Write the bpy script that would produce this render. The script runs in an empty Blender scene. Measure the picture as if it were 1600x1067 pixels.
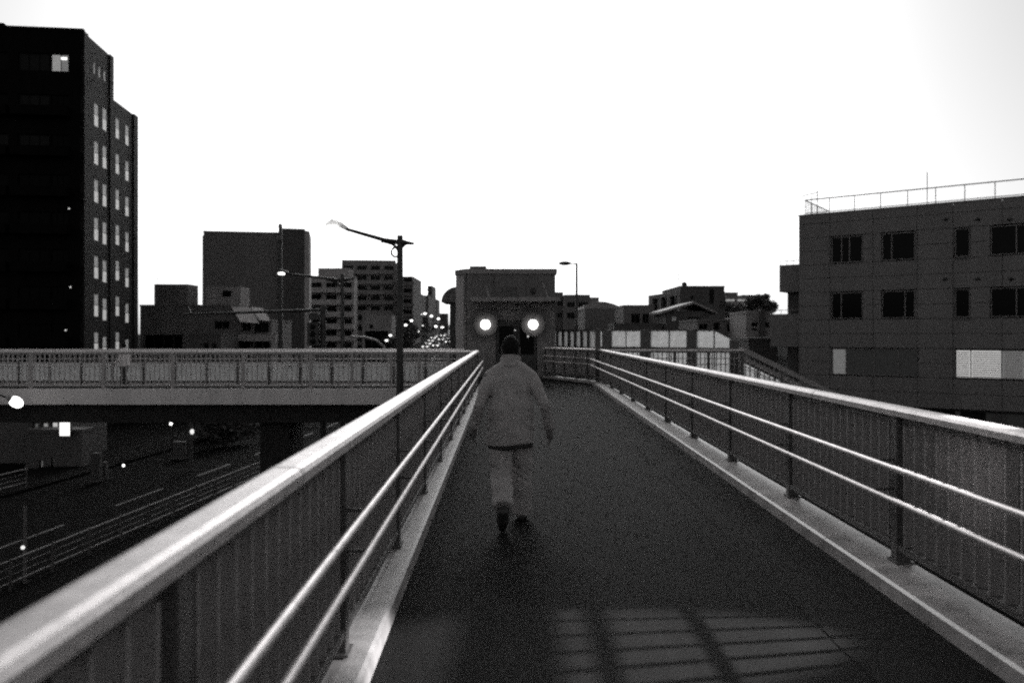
import bpy, bmesh, math, random
import numpy as np
from mathutils import Vector, Matrix

random.seed(7)
R = math.radians
sc = bpy.context.scene
COL = sc.collection

# ------------------------------------------------------------------ camera
F = 1244.0          # focal length in photograph pixels
CX, CY = 800.0, 522.0
CAMZ = 1.68
cd = bpy.data.cameras.new('camera')
cam = bpy.data.objects.new('camera', cd)
COL.objects.link(cam)
cam.location = (0, 0, CAMZ)
cam.rotation_euler = (R(90), 0, 0)
cd.sensor_width = 36.0
cd.lens = 36.0 * F / 1600.0
cd.shift_y = -11.5 / 1600.0
cd.clip_start = 0.05
cd.clip_end = 6000
cd.dof.use_dof = True
cd.dof.focus_distance = 8.5
cd.dof.aperture_fstop = 1.8
sc.camera = cam

# ------------------------------------------------------------------ sky, sun, exposure
SUN_EL, SUN_AZ = 30.0, -2.0       # degrees; azimuth from +Y, negative = to the left
world = bpy.data.worlds.new('World')
sc.world = world
world.use_nodes = True
wn, wl = world.node_tree.nodes, world.node_tree.links
wn.clear()
sky = wn.new('ShaderNodeTexSky')
sky.sky_type = 'NISHITA'
sky.sun_disc = False
sky.sun_elevation = R(SUN_EL)
sky.sun_rotation = R(SUN_AZ)
sky.air_density = 1.2
sky.dust_density = 2.5
sky.ozone_density = 1.0
bw = wn.new('ShaderNodeRGBToBW')
bg = wn.new('ShaderNodeBackground')
bg.inputs['Strength'].default_value = 0.108
wo = wn.new('ShaderNodeOutputWorld')
wl.new(sky.outputs['Color'], bw.inputs['Color'])
wl.new(bw.outputs['Val'], bg.inputs['Color'])
wl.new(bg.outputs['Background'], wo.inputs['Surface'])

sl = bpy.data.lights.new('sun', 'SUN')
sun = bpy.data.objects.new('sun', sl)
COL.objects.link(sun)
sl.energy = 0.4
sl.angle = R(15)
sl.color = (1, 0.99, 0.98)
sd = Vector((math.sin(R(SUN_AZ)) * math.cos(R(SUN_EL)), math.cos(R(SUN_AZ)) * math.cos(R(SUN_EL)), math.sin(R(SUN_EL))))
sun.rotation_euler = sd.to_track_quat('Z', 'Y').to_euler()

sc.view_settings.view_transform = 'Standard'
sc.view_settings.look = 'None'
sc.view_settings.exposure = 0.0
sc.view_settings.gamma = 1.0
sc.view_settings.use_curve_mapping = False
sc.cycles.use_denoising = False
sc.cycles.max_bounces = 6
sc.cycles.diffuse_bounces = 3
sc.cycles.glossy_bounces = 3
sc.cycles.transmission_bounces = 4
sc.cycles.filter_width = 2.1
sc.cycles.use_adaptive_sampling = True
sc.cycles.adaptive_threshold = 0.04
sc.cycles.adaptive_min_samples = 8
sc.cycles.caustics_reflective = False
sc.cycles.caustics_refractive = False
sc.cycles.sample_clamp_indirect = 3.0

# ------------------------------------------------------------------ helpers
def px(x, y, Y):
    """a point of the place at distance Y that the photograph shows at pixel x, y"""
    return Vector(((x - CX) / F * Y, Y, CAMZ - (y - CY) / F * Y))
def pX(x, Y): return (x - CX) / F * Y
def pZ(y, Y): return CAMZ - (y - CY) / F * Y

MATS = {}
def mat(name, v, rough=0.7, metal=0.0, var=0.25, scale=3.0, bump=0.0, bscale=60.0, spec=0.5, streak=False):
    if name in MATS: return MATS[name]
    v *= 0.8
    m = bpy.data.materials.new(name); m.use_nodes = True
    n, l = m.node_tree.nodes, m.node_tree.links
    b = n['Principled BSDF']
    tint = (1.03, 0.985, 0.985)
    tc = n.new('ShaderNodeTexCoord')
    mp = n.new('ShaderNodeMapping')
    if streak: mp.inputs['Scale'].default_value = (1, 1, 0.12)
    l.new(tc.outputs['Object'], mp.inputs['Vector'])
    nz = n.new('ShaderNodeTexNoise')
    nz.inputs['Scale'].default_value = scale
    nz.inputs['Detail'].default_value = 6
    nz.inputs['Roughness'].default_value = 0.65
    l.new(mp.outputs['Vector'], nz.inputs['Vector'])
    cr = n.new('ShaderNodeValToRGB')
    lo, hi = v * (1 - var), v * (1 + var)
    cr.color_ramp.elements[0].position = 0.3
    cr.color_ramp.elements[1].position = 0.7
    cr.color_ramp.elements[0].color = (lo * tint[0], lo * tint[1], lo * tint[2], 1)
    cr.color_ramp.elements[1].color = (hi * tint[0], hi * tint[1], hi * tint[2], 1)
    l.new(nz.outputs['Fac'], cr.inputs['Fac'])
    l.new(cr.outputs['Color'], b.inputs['Base Color'])
    b.inputs['Roughness'].default_value = rough
    b.inputs['Metallic'].default_value = metal
    b.inputs['Specular IOR Level'].default_value = spec
    if bump > 0:
        n2 = n.new('ShaderNodeTexNoise'); n2.inputs['Scale'].default_value = bscale
        n2.inputs['Detail'].default_value = 4
        l.new(tc.outputs['Object'], n2.inputs['Vector'])
        bp = n.new('ShaderNodeBump'); bp.inputs['Strength'].default_value = bump
        bp.inputs['Distance'].default_value = 0.02
        l.new(n2.outputs['Fac'], bp.inputs['Height'])
        l.new(bp.outputs['Normal'], b.inputs['Normal'])
    MATS[name] = m
    return m
def glow(name, v, strength, base=.6):
    if name in MATS: return MATS[name]
    m = bpy.data.materials.new(name); m.use_nodes = True
    b = m.node_tree.nodes['Principled BSDF']
    b.inputs['Base Color'].default_value = (base, base, base, 1)
    b.inputs['Emission Color'].default_value = (v, v * 0.99, v * 0.97, 1)
    b.inputs['Emission Strength'].default_value = strength
    b.inputs['Specular IOR Level'].default_value = .1
    MATS[name] = m
    return m
def glass(name, v=0.015, rough=0.06, spec=.5):
    if name in MATS: return MATS[name]
    m = bpy.data.materials.new(name); m.use_nodes = True
    n, l = m.node_tree.nodes, m.node_tree.links
    b = n['Principled BSDF']
    b.inputs['Base Color'].default_value = (v, v, v, 1)
    b.inputs['Roughness'].default_value = rough
    b.inputs['IOR'].default_value = 1.5
    b.inputs['Specular IOR Level'].default_value = spec
    tc = n.new('ShaderNodeTexCoord'); nz = n.new('ShaderNodeTexNoise')
    nz.inputs['Scale'].default_value = 1.3
    l.new(tc.outputs['Object'], nz.inputs['Vector'])
    bp = n.new('ShaderNodeBump'); bp.inputs['Strength'].default_value = 0.06
    bp.inputs['Distance'].default_value = 0.05
    l.new(nz.outputs['Fac'], bp.inputs['Height']); l.new(bp.outputs['Normal'], b.inputs['Normal'])
    MATS[name] = m
    return m
def frosted(name, v=0.8):
    """thin translucent sheet"""
    if name in MATS: return MATS[name]
    m = bpy.data.materials.new(name); m.use_nodes = True
    n, l = m.node_tree.nodes, m.node_tree.links
    n.remove(n['Principled BSDF'])
    out = n['Material Output']
    tr = n.new('ShaderNodeBsdfTranslucent'); df = n.new('ShaderNodeBsdfDiffuse')
    tc = n.new('ShaderNodeTexCoord'); nz = n.new('ShaderNodeTexNoise'); nz.inputs['Scale'].default_value = 4
    nz.inputs['Detail'].default_value = 6
    l.new(tc.outputs['Object'], nz.inputs['Vector'])
    cr = n.new('ShaderNodeValToRGB')
    cr.color_ramp.elements[0].position = .3; cr.color_ramp.elements[1].position = .7
    cr.color_ramp.elements[0].color = (v * .85,) * 3 + (1,); cr.color_ramp.elements[1].color = (v, v, v, 1)
    l.new(nz.outputs['Fac'], cr.inputs['Fac'])
    l.new(cr.outputs['Color'], tr.inputs['Color']); l.new(cr.outputs['Color'], df.inputs['Color'])
    mx = n.new('ShaderNodeMixShader'); mx.inputs[0].default_value = 0.12
    l.new(tr.outputs[0], mx.inputs[1]); l.new(df.outputs[0], mx.inputs[2])
    l.new(mx.outputs[0], out.inputs['Surface'])
    MATS[name] = m
    return m

def finish(bm, smooth=False):
    bmesh.ops.recalc_face_normals(bm, faces=bm.faces[:])
    me = bpy.data.meshes.new('mesh')
    bm.to_mesh(me); bm.free()
    if smooth:
        for p in me.polygons: p.use_smooth = True
    return me
def link(name, me, m=None, parent=None, loc=None, rot=None):
    if m is not None and (len(me.materials) == 0): me.materials.append(m)
    o = bpy.data.objects.new(name, me)
    COL.objects.link(o)
    if parent is not None: o.parent = parent
    if loc is not None: o.location = loc
    if rot is not None: o.rotation_euler = rot
    return o
def obj(name, bm, m, parent=None, loc=None, rot=None, smooth=False):
    return link(name, finish(bm, smooth), m, parent, loc, rot)
def tag(o, label, cat, group=None):
    o['label'] = label; o['category'] = cat
    if group: o['group'] = group
    return o
def thing(name, label, cat, loc=(0, 0, 0), rz=0.0, group=None):
    o = bpy.data.objects.new(name, None)
    o.empty_display_size = 0.2
    COL.objects.link(o)
    o.location = loc; o.rotation_euler = (0, 0, rz)
    return tag(o, label, cat, group)
def struct(o):
    o['kind'] = 'structure'; return o

IDM = lambda u, n, z: (u, n, z)
def abox(bm, x0, x1, y0, y1, z0, z1, f=None, bevel=0.0):
    f = f or IDM
    vs = [bm.verts.new(f(x, y, z)) for x in (x0, x1) for y in (y0, y1) for z in (z0, z1)]
    fs = []
    for idx in ((0, 1, 3, 2), (4, 6, 7, 5), (0, 4, 5, 1), (2, 3, 7, 6), (0, 2, 6, 4), (1, 5, 7, 3)):
        fs.append(bm.faces.new([vs[i] for i in idx]))
    if bevel > 0:
        es = list({e for fc in fs for e in fc.edges})
        bmesh.ops.bevel(bm, geom=es, offset=bevel, segments=2, affect='EDGES', profile=0.6)
    return vs
def box(x0, x1, y0, y1, z0, z1, f=None, bevel=0.0):
    bm = bmesh.new(); abox(bm, x0, x1, y0, y1, z0, z1, f, bevel); return bm
_bc = {}
def boxmesh(w, d, h, m, bevel=0.0):
    """shared box mesh, base at z=0, centred in x and y"""
    k = (round(w, 4), round(d, 4), round(h, 4), m.name, bevel)
    if k not in _bc:
        me = finish(box(-w / 2, w / 2, -d / 2, d / 2, 0, h, None, bevel)); me.materials.append(m); _bc[k] = me
    return _bc[k]
def atube(bm, pts, radii, seg=10, caps=True):
    pts = [Vector(p) for p in pts]
    if not isinstance(radii, (list, tuple)): radii = [radii] * len(pts)
    rings = []
    up = Vector((0, 0, 1))
    for i, p in enumerate(pts):
        if i == 0: t = pts[1] - pts[0]
        elif i == len(pts) - 1: t = pts[-1] - pts[-2]
        else: t = (pts[i + 1] - pts[i]).normalized() + (pts[i] - pts[i - 1]).normalized()
        t.normalize()
        a = up if abs(t.dot(up)) < 0.95 else Vector((1, 0, 0))
        s = t.cross(a).normalized(); q = s.cross(t).normalized()
        rings.append([bm.verts.new(p + (s * math.cos(k * 2 * math.pi / seg) + q * math.sin(k * 2 * math.pi / seg)) * radii[i]) for k in range(seg)])
    for A, B in zip(rings, rings[1:]):
        for k in range(seg): bm.faces.new((A[k], A[(k + 1) % seg], B[(k + 1) % seg], B[k]))
    if caps:
        bm.faces.new([bm.verts.new(v.co) for v in rings[0][::-1]]); bm.faces.new([bm.verts.new(v.co) for v in rings[-1]])
def tube(pts, radii, seg=10):
    bm = bmesh.new(); atube(bm, pts, radii, seg); return bm
def aball(bm, c, r, sx=1, sy=1, sz=1, u=16, v=10, rot=None):
    M = Matrix.Translation(c) @ (rot.to_4x4() if rot else Matrix.Identity(4)) @ Matrix.Diagonal((r * sx, r * sy, r * sz, 1))
    bmesh.ops.create_uvsphere(bm, u_segments=u, v_segments=v, radius=1.0, matrix=M)
def aprism(bm, poly, z0, z1, f=None):
    """poly of (x,y) extruded from z0 to z1"""
    f = f or IDM
    a = [bm.verts.new(f(x, y, z0)) for x, y in poly]; b = [bm.verts.new(f(x, y, z1)) for x, y in poly]
    n = len(poly)
    bm.faces.new(a[::-1]); bm.faces.new(b)
    for i in range(n): bm.faces.new((a[i], a[(i + 1) % n], b[(i + 1) % n], b[i]))

# ------------------------------------------------------------------ materials
M_deck = mat('deck_asphalt', 0.0115, 0.85, var=0.25, scale=1.6, bump=0.3, bscale=160, spec=0.08)
def deck_wear(m):
    n, l = m.node_tree.nodes, m.node_tree.links
    b = n['Principled BSDF']; src = b.inputs['Base Color'].links[0].from_socket
    tc = n.new('ShaderNodeTexCoord')
    def layer(scale, sx_, sy_, lo, hi, p0, p1, src, detail=5):
        mp = n.new('ShaderNodeMapping'); mp.inputs['Scale'].default_value = (sx_, sy_, 1)
        nz = n.new('ShaderNodeTexNoise'); nz.inputs['Scale'].default_value = scale; nz.inputs['Detail'].default_value = detail
        cr = n.new('ShaderNodeValToRGB'); cr.color_ramp.elements[0].position = p0; cr.color_ramp.elements[1].position = p1
        cr.color_ramp.elements[0].color = (lo, lo, lo, 1); cr.color_ramp.elements[1].color = (hi, hi, hi, 1)
        mx = n.new('ShaderNodeMix'); mx.data_type = 'RGBA'; mx.blend_type = 'MULTIPLY'; mx.inputs['Factor'].default_value = 1
        l.new(tc.outputs['Object'], mp.inputs['Vector']); l.new(mp.outputs['Vector'], nz.inputs['Vector']); l.new(nz.outputs['Fac'], cr.inputs['Fac'])
        l.new(src, mx.inputs['A']); l.new(cr.outputs['Color'], mx.inputs['B'])
        return mx.outputs['Result']
    src = layer(.8, 1, .35, .65, 1.35, .35, .65, src)           # broad stains
    src = layer(5, 1, .08, .8, 1.25, .35, .65, src)             # worn tracks along the walkway
    src = layer(90, 1, 1, .75, 1.3, .35, .68, src, 2)           # grit
    l.new(src, b.inputs['Base Color'])
deck_wear(M_deck)
M_kerb = mat('kerb_concrete', 0.4, 0.4, var=0.45, scale=4, bump=0.1, spec=.7)
M_rail = mat('aluminium_rail', 0.72, 0.46, metal=0.55, var=0.22, scale=9, bump=0.08, bscale=30)
M_paint = mat('rail_paint', 0.29, 0.6, var=0.18, scale=5, streak=True)
M_post = mat('post_paint', 0.11, 0.5, var=0.2, scale=5)
M_dark = mat('dark_steel', 0.03, 0.45, var=0.3)
M_conc = mat('fascia_concrete', 0.8, 0.7, var=0.15, scale=2, bump=0.1, streak=True)
M_under = mat('girder_steel', 0.03, 0.7, var=0.3, spec=.2)
M_asph = mat('road_asphalt', 0.006, 0.9, var=0.4, scale=0.6, bump=0.2, spec=.02)
M_pave = mat('pavement_concrete', 0.008, 0.9, var=0.4, scale=1.2, bump=0.1, spec=.02)
M_ground = mat('ground_earth', 0.007, 0.95, var=0.35, scale=0.12, spec=.02)
M_line = mat('road_paint', 0.05, 0.7, var=0.25, scale=4)
M_glass = glass('window_glass')
M_glassd = glass('dark_glass', 0.005, 0.15, .07)
M_glassb = glass('black_glass', 0.004, 0.2, .02)
M_frame = mat('window_frame', 0.06, 0.4, metal=0.3, var=0.1)
M_framel = mat('light_frame', 0.3, 0.4, var=0.1)
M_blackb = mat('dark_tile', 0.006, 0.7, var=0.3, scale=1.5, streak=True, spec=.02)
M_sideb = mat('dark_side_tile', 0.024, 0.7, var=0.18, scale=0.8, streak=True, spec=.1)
M_panel = mat('facade_panel', 0.19, 0.55, var=0.14, scale=0.9, bump=0.05, streak=True)
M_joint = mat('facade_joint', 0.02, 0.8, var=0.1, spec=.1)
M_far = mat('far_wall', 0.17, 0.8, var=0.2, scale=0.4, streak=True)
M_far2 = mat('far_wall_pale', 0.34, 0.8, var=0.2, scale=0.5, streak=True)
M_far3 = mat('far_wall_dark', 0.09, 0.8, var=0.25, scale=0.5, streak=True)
M_roof = mat('roof_tile', 0.12, 0.6, var=0.3, scale=3)
M_screen = frosted('screen_sheet', 0.95)
M_tower = mat('tower_wall', 0.16, 0.65, var=0.16, scale=1.5, bump=0.1, streak=True)
M_lampglobe = glow('globe_glow', 1.0, 7)
M_white = mat('white_paint', 0.75, 0.5, var=0.08)
M_bark = mat('bark', 0.05, 0.9, var=0.3, scale=6)
M_leaf = mat('leaves', 0.05, 0.6, var=0.5, scale=2)

# ------------------------------------------------------------------ ground and road
def zg(Y):
    if Y <= 90: return -6.5
    if Y >= 330: return 1.3
    t = (Y - 90) / 240.0
    return -6.5 + 7.8 * (0.75 * t + 0.25 * t * t * (3 - 2 * t))
YS = [-300, -60, 0, 15, 25, 35, 45, 55, 65, 75, 85, 90, 95, 105, 115, 130, 145, 160, 180, 200, 220, 240, 260, 280, 300, 315, 330, 360, 450, 600, 900, 1500, 4000]
def sheet(name, fl, fr, dz, m, ys=YS, parent=None, nx=1):
    bm = bmesh.new(); rows = []
    for Y in ys:
        a, b = fl(Y), fr(Y)
        rows.append([bm.verts.new((a + (b - a) * i / nx, Y, zg(Y) + dz)) for i in range(nx + 1)])
    for A, B in zip(rows, rows[1:]):
        for i in range(nx): bm.faces.new((A[i], A[i + 1], B[i + 1], B[i]))
    return obj(name, bm, m, parent)
struct(sheet('ground', lambda Y: -2500, lambda Y: 2500, 0, M_ground, nx=6))
_rk = [(-300, -46), (0, -22.6), (35, -19.6), (60, -17.2), (90, -15.7), (150, -16.6), (220, -20), (330, -27), (600, -45), (4000, -260)]
def road_x(Y):
    ks = np.array(_rk, float)
    # smooth the polyline a little
    return float(np.mean(np.interp([Y - 12, Y - 6, Y, Y + 6, Y + 12], ks[:, 0], ks[:, 1])))
RYS = sorted(set(YS[1:-1] + [5, 10, 20, 30, 40, 50, 60, 70, 80, 100, 120, 140]))
road = struct(sheet('road', lambda Y: road_x(Y) - 6.2, lambda Y: road_x(Y) + 4.2, 0.008, M_asph, RYS))
def strip(name, l, r, dz, h, m):
    bm = bmesh.new(); rows = []
    for Y in RYS:
        x = road_x(Y); z = zg(Y)
        rows.append([bm.verts.new(v) for v in ((x + l, Y, z), (x + l, Y, z + h), (x + r, Y, z + h), (x + r, Y, z))])
    for A, B in zip(rows, rows[1:]):
        for i in range(3): bm.faces.new((A[i], A[i + 1], B[i + 1], B[i]))
    return struct(obj(name, bm, m))
strip('pavement', -10.2, -6.45, 0, 0.13, M_pave)
strip('pavement', 4.45, 9.0, 0, 0.13, M_pave)
strip('kerb', -6.45, -6.2, 0, 0.15, M_pave)
strip('kerb', 4.2, 4.45, 0, 0.15, M_pave)
def dash(Y0, L, off, w=0.15):
    bm = bmesh.new()
    a, b = road_x(Y0) + off, road_x(Y0 + L) + off
    vs = [bm.verts.new(v) for v in ((a - w / 2, Y0, zg(Y0) + .014), (a + w / 2, Y0, zg(Y0) + .014), (b + w / 2, Y0 + L, zg(Y0 + L) + .014), (b - w / 2, Y0 + L, zg(Y0 + L) + .014))]
    bm.faces.new(vs)
    return obj('lane_marking', bm, M_line, road)
for Y0 in range(22, 90, 8): dash(Y0, 4.2, 0.4, 0.16)
for Y0 in range(90, 320, 10):
    dash(Y0, 5, 0.4, 0.2)
for k in range(7):       # zebra crossing
    x = -26.5 + k * 1.9
    bm = bmesh.new()
    vs = [bm.verts.new((a, b, -6.5 + .014)) for a, b in ((x - .3, 21.6), (x + .45, 21.6), (x + .75, 25.2), (x + .0, 25.2))]
    bm.faces.new(vs)
    obj('crossing_stripe', bm, M_line, road)

# ------------------------------------------------------------------ footbridge deck
LSH, RSH = -0.0105, 0.012
def XL(x0, Y): return x0 + LSH * Y
def XR(x0, Y): return x0 + RSH * Y
YEND_L, YEND_R = 24.4, 26.6
Y0 = -6.0
poly = [(XL(-0.99, Y0), Y0), (XL(-0.99, YEND_L), YEND_L), (-1.24, 26.6), (-1.9, 30.4), (-1.9, 33.0), (9.2, 33.0), (9.2, 27.4), (XR(2.78, YEND_R), 27.4), (XR(2.78, Y0), Y0)]
bm = bmesh.new(); aprism(bm, poly, -0.28, 0.0)
deck = struct(obj('walkway', bm, M_deck))
bm = bmesh.new(); aprism(bm, [(XL(-0.5, Y0), Y0), (XL(-0.5, 25), 25), (XR(2.4, 25), 25), (XR(2.4, Y0), Y0)], -1.15, -0.28)
obj('girder', bm, M_under, deck)
# kerbs, in lengths
def kerb_run(fx, sgn, ya, yb, step, m=M_kerb):
    y = ya
    while y < yb - 0.05:
        y2 = min(y + step, yb)
        bm = bmesh.new(); prof = [(0.0, 0.002), (0.012, 0.085), (0.03, 0.1), (0.34, 0.115), (0.34, 0.002)]
        A = [bm.verts.new((fx(y + .004) + sgn * a, y + .004, z)) for a, z in prof]
        B = [bm.verts.new((fx(y2 - .004) + sgn * a, y2 - .004, z)) for a, z in prof]
        n = len(prof)
        for i in range(n): bm.faces.new((A[i], A[(i + 1) % n], B[(i + 1) % n], B[i]))
        bm.faces.new(A[::-1]); bm.faces.new(B)
        obj('kerb', bm, m, deck)
        y = y2
kerb_run(lambda y: XL(-0.645, y), -1, -5.8, YEND_L, 3.0)
kerb_run(lambda y: XR(2.34, y), 1, -5.8, YEND_R, 3.0)
# textured drain strips let into the deck along the right side
for k, Yp in enumerate(np.arange(1.6, 25.5, 0.62)):
    o = link('tactile_slab', boxmesh(0.3, 0.615, 0.004, mat('slab_rubber', 0.013, 0.85, var=0.3, scale=12, bump=0.3, spec=.08)), None, deck, (XR(1.86, Yp), Yp, 0.0))

# ------------------------------------------------------------------ railings
def handrail_mesh(L, w, h, m):
    bm = bmesh.new()
    prof = [(-w / 2, 0), (-w / 2, h * .62), (-w * .42, h * .9), (-w * .25, h), (w * .25, h), (w * .42, h * .9), (w / 2, h * .62), (w / 2, 0)]
    A = [bm.verts.new((0.003, a, z)) for a, z in prof]; B = [bm.verts.new((L - .003, a, z)) for a, z in prof]
    n = len(prof)
    for i in range(n): bm.faces.new((A[i], A[(i + 1) % n], B[(i + 1) % n], B[i]))
    bm.faces.new(A[::-1]); bm.faces.new(B)
    me = finish(bm); me.materials.append(m)
    return me
def railing(name, label, p0, p1, posts, inside, group=None, zb=0.1, top=1.18, pitch=0.145, slat_w=0.02, rails=(0.85, 0.65), inset=0.2,
            hw=0.14, hh=0.06, seclen=4.0, slat_m=None, post_m=None, slats=True, rail_r=0.019, kneerail=0.24, slat_d=0.07):
    slat_m = slat_m or M_paint; post_m = post_m or M_post
    d = Vector((p1[0] - p0[0], p1[1] - p0[1])); L = d.length
    t = thing(name, label, 'railing', (p0[0], p0[1], 0), math.atan2(d.y, d.x), group)
    s = 1 if inside == 'left' else -1      # side (along the run) where people walk
    x = 0.0
    while x < L - 0.01:
        l = min(seclen, L - x)
        link('handrail', handrail_mesh(l, hw, hh, M_rail), None, t, (x, 0, top - hh))
        x += l
        if x < L - .1 and hw > .13:
            link('sleeve', handrail_mesh(.05, hw + .003, hh + .0015, mat('sleeve_metal', .62, .5, metal=.5, var=.2)), None, t, (x - .025, 0, top - hh))
    pm = boxmesh(0.09, 0.1, top - hh - zb, post_m, 0.006)
    plate = boxmesh(0.15, 0.13, 0.012, post_m)
    for q in posts:
        link('post', pm, None, t, (q, 0, zb))
        link('base_plate', plate, None, t, (q, 0, zb + .013))
        for rz in rails:
            bmr = tube([(0, s * .03, -.035), (0, s * (inset * .7), -.04), (0, s * (inset), -.012)], 0.009, 6)
            obj('bracket', bmr, post_m, t, (q, 0, rz))
    obj('bottom_rail', box(0, L, -.045, .045, kneerail - .04, kneerail), post_m, t)
    obj('upper_rail', box(0, L, -.018, .018, top - hh - .05, top - hh - .002), post_m, t)
    for rz in rails:
        x = 0.0
        while x < L - 0.01:
            l = min(4.0, L - x)
            obj('rail', tube([(x + .002, s * inset, rz), (x + l - .002, s * inset, rz)], rail_r, 10), M_rail, t, smooth=True)
            x += l
    if slats:
        sm = boxmesh(slat_w, slat_d, top - hh - .05 - kneerail, slat_m)
        ps = sorted(posts)
        edges = ([0.0] if ps[0] > .1 else []) + ps + ([L] if L - ps[-1] > .1 else [])
        for a, b in zip(edges, edges[1:]):
            n = max(1, int(round((b - a - .09) / pitch)))
            for i in range(n):
                xx = a + .045 + (i + .5) * (b - a - .09) / n
                if xx > L: break
                link('slat', sm, None, t, (xx, 0, kneerail))
    return t
lp0, lp1 = (XL(-0.82, -5), -5.0), (XL(-0.82, YEND_L), YEND_L)
railing('railing', 'long near railing on the left of the walkway with bright metal handrail', lp0, lp1, [5 + 1.93 - 2 * 3 + 2.0 * i for i in range(0, 15) if 5 + 1.93 - 6 + 2.0 * i < 29.4] + [29.36], 'right', inset=0.18)
rp0, rp1 = (XR(2.62, -5), -5.0), (XR(2.62, YEND_R), YEND_R)
railing('railing', 'long near railing on the right of the walkway with bright metal handrail', rp0, rp1, [5 + 5.5 - 8.8 + 2.2 * i for i in range(0, 14)] + [31.5], 'left', inset=0.32)
# the diagonal stretch of railing that leads to the tower door
railing('railing', 'short diagonal railing between the walkway bend and the lift tower door', (XR(2.62, 26.6) + .05, 26.75), (1.25, 30.7),
        [0.06, 0.9, 1.75, 2.6, 3.45, 4.2], 'left', inset=0.12)
po = link('corner_post', boxmesh(0.17, 0.17, 1.86, M_post, 0.01), None, None, (XR(2.62, 26.6) - .06, 26.68, 0.0))
tag(po, 'tall thick corner post where the right railing bends', 'post')
kerb_run_d = Vector((1.25 - 2.94, 30.7 - 26.6))
bm = bmesh.new(); aprism(bm, [(2.85, 26.6), (3.05, 26.75), (1.38, 30.85), (1.17, 30.75)], 0.002, 0.09)
obj('kerb', bm, M_kerb, deck)

# short return railing from the end of the left railing to the tower (along the crossing bridge mouth)
# ------------------------------------------------------------------ crossing footbridge on the left
BY0, BY1 = 23.9, 26.7
cb = thing('footbridge', 'pale concrete footbridge crossing the road to the left of the walkway', 'footbridge', (-1.1, BY0, 0))
obj('deck', box(-60, -0.0, 0, BY1 - BY0, -0.16, -0.003), M_deck, cb)
x = -60.0
for k in range(10):
    obj('fascia', box(x + .005, x + 5.995, -0.14, -0.002, -0.42, 0.045), M_conc, cb)
    x += 6.0
obj('girder', box(-60, -0.3, 0.25, BY1 - BY0 - .25, -1.0, -0.162), M_under, cb)
obj('far_fascia', box(-60, -0.3, BY1 - BY0 + .002, BY1 - BY0 + .14, -0.42, 0.1), M_conc, cb)
for xx in (-33, -6.2):
    obj('pier', box(xx - .45, xx + .45, .6, 2.2, -6.5, -1.002), M_under, cb)
pp = [48, 162, 270, 380, 486, 550, 611, 655, 700]
postx = sorted([pX(p, BY0) for p in pp] + [pX(48, BY0) - 2.1 * i for i in range(1, 8)])
a0 = postx[0] - .1
railing('railing', 'slatted railing on the near side of the crossing footbridge', (a0, BY0), (-1.1, BY0), [q - a0 for q in postx], 'left', zb=0.0, inset=0.1, rails=(0.72,), hw=0.12,
        slat_w=0.022, slat_d=.03, kneerail=0.16, rail_r=.016, slat_m=mat('outer_slat_paint', .5, .5, var=.15), post_m=mat('outer_post_paint', .45, .5, var=.15))
# far side: railing with pale lower sheets
t = thing('railing', 'railing with pale lower sheets on the far side of the crossing footbridge', 'railing', (a0, BY1, 0))
L = -1.6 - a0
xx = 0.0
while xx < L:
    l = min(4, L - xx)
    link('handrail', handrail_mesh(l, .12, .06, M_rail), None, t, (xx, 0, 1.12)); xx += l
xs = 0.1
M_sheet = mat('pale_sheet', 1.0, 0.5, var=0.12, scale=3)
while xs < L:
    link('post', boxmesh(.07, .06, 1.12, M_post), None, t, (xs, 0, 0))
    if xs + 1.05 < L:
        obj('sheet', box(xs + .05, xs + 1.0, -.006, .006, .12, .70), frosted('sheet_acrylic', .52), t)
    for q in np.arange(xs + .13, xs + 1.0, .15):
        link('slat', boxmesh(.03, .012, .37, M_paint), None, t, (q, 0, .73))
    xs += 1.05
obj('bottom_rail', box(0, L, -.02, .02, .06, .11), M_post, t)
for rz in (0.72, .85):
    obj('rail', tube([(0, -.09, rz), (L, -.09, rz)], .016, 8), M_rail, t, smooth=True)

# ------------------------------------------------------------------ lift tower
TY = 31.0
tw = thing('lift_tower', 'boxy grey lift tower with two lit globe lamps beside its dark door', 'tower', (0, TY, 0))
xl, xr = pX(729, TY), pX(868, TY)
zt = pZ(428, TY)
ch = 0.45
bm = bmesh.new()
dl, dr, dz = -0.62, 0.98, 2.2
# front wall as pieces round the door opening; body behind it
aprism(bm, [(xl, 0.16), (xr, 0.16), (xr, 4.2), (xl - ch, 4.2), (xl - ch, 0.75)], -6.5, zt)
obj('wall', bm, M_tower, tw)
def tpanel(a, b, z0, z1):
    obj('wall_panel', box(a + .006, b - .006, 0, 0.155, z0 + .006, z1 - .006), M_tower, tw)
c1, c2 = pX(772, TY), pX(822, TY)
tpanel(xl, dl, 0, 2.62); tpanel(dr, xr, 0, 2.62); tpanel(dl, dr, dz, 2.62)
tpanel(xl, c1, 2.62, zt); tpanel(c1, c2, 2.62, zt); tpanel(c2, xr, 2.62, zt)
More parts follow.
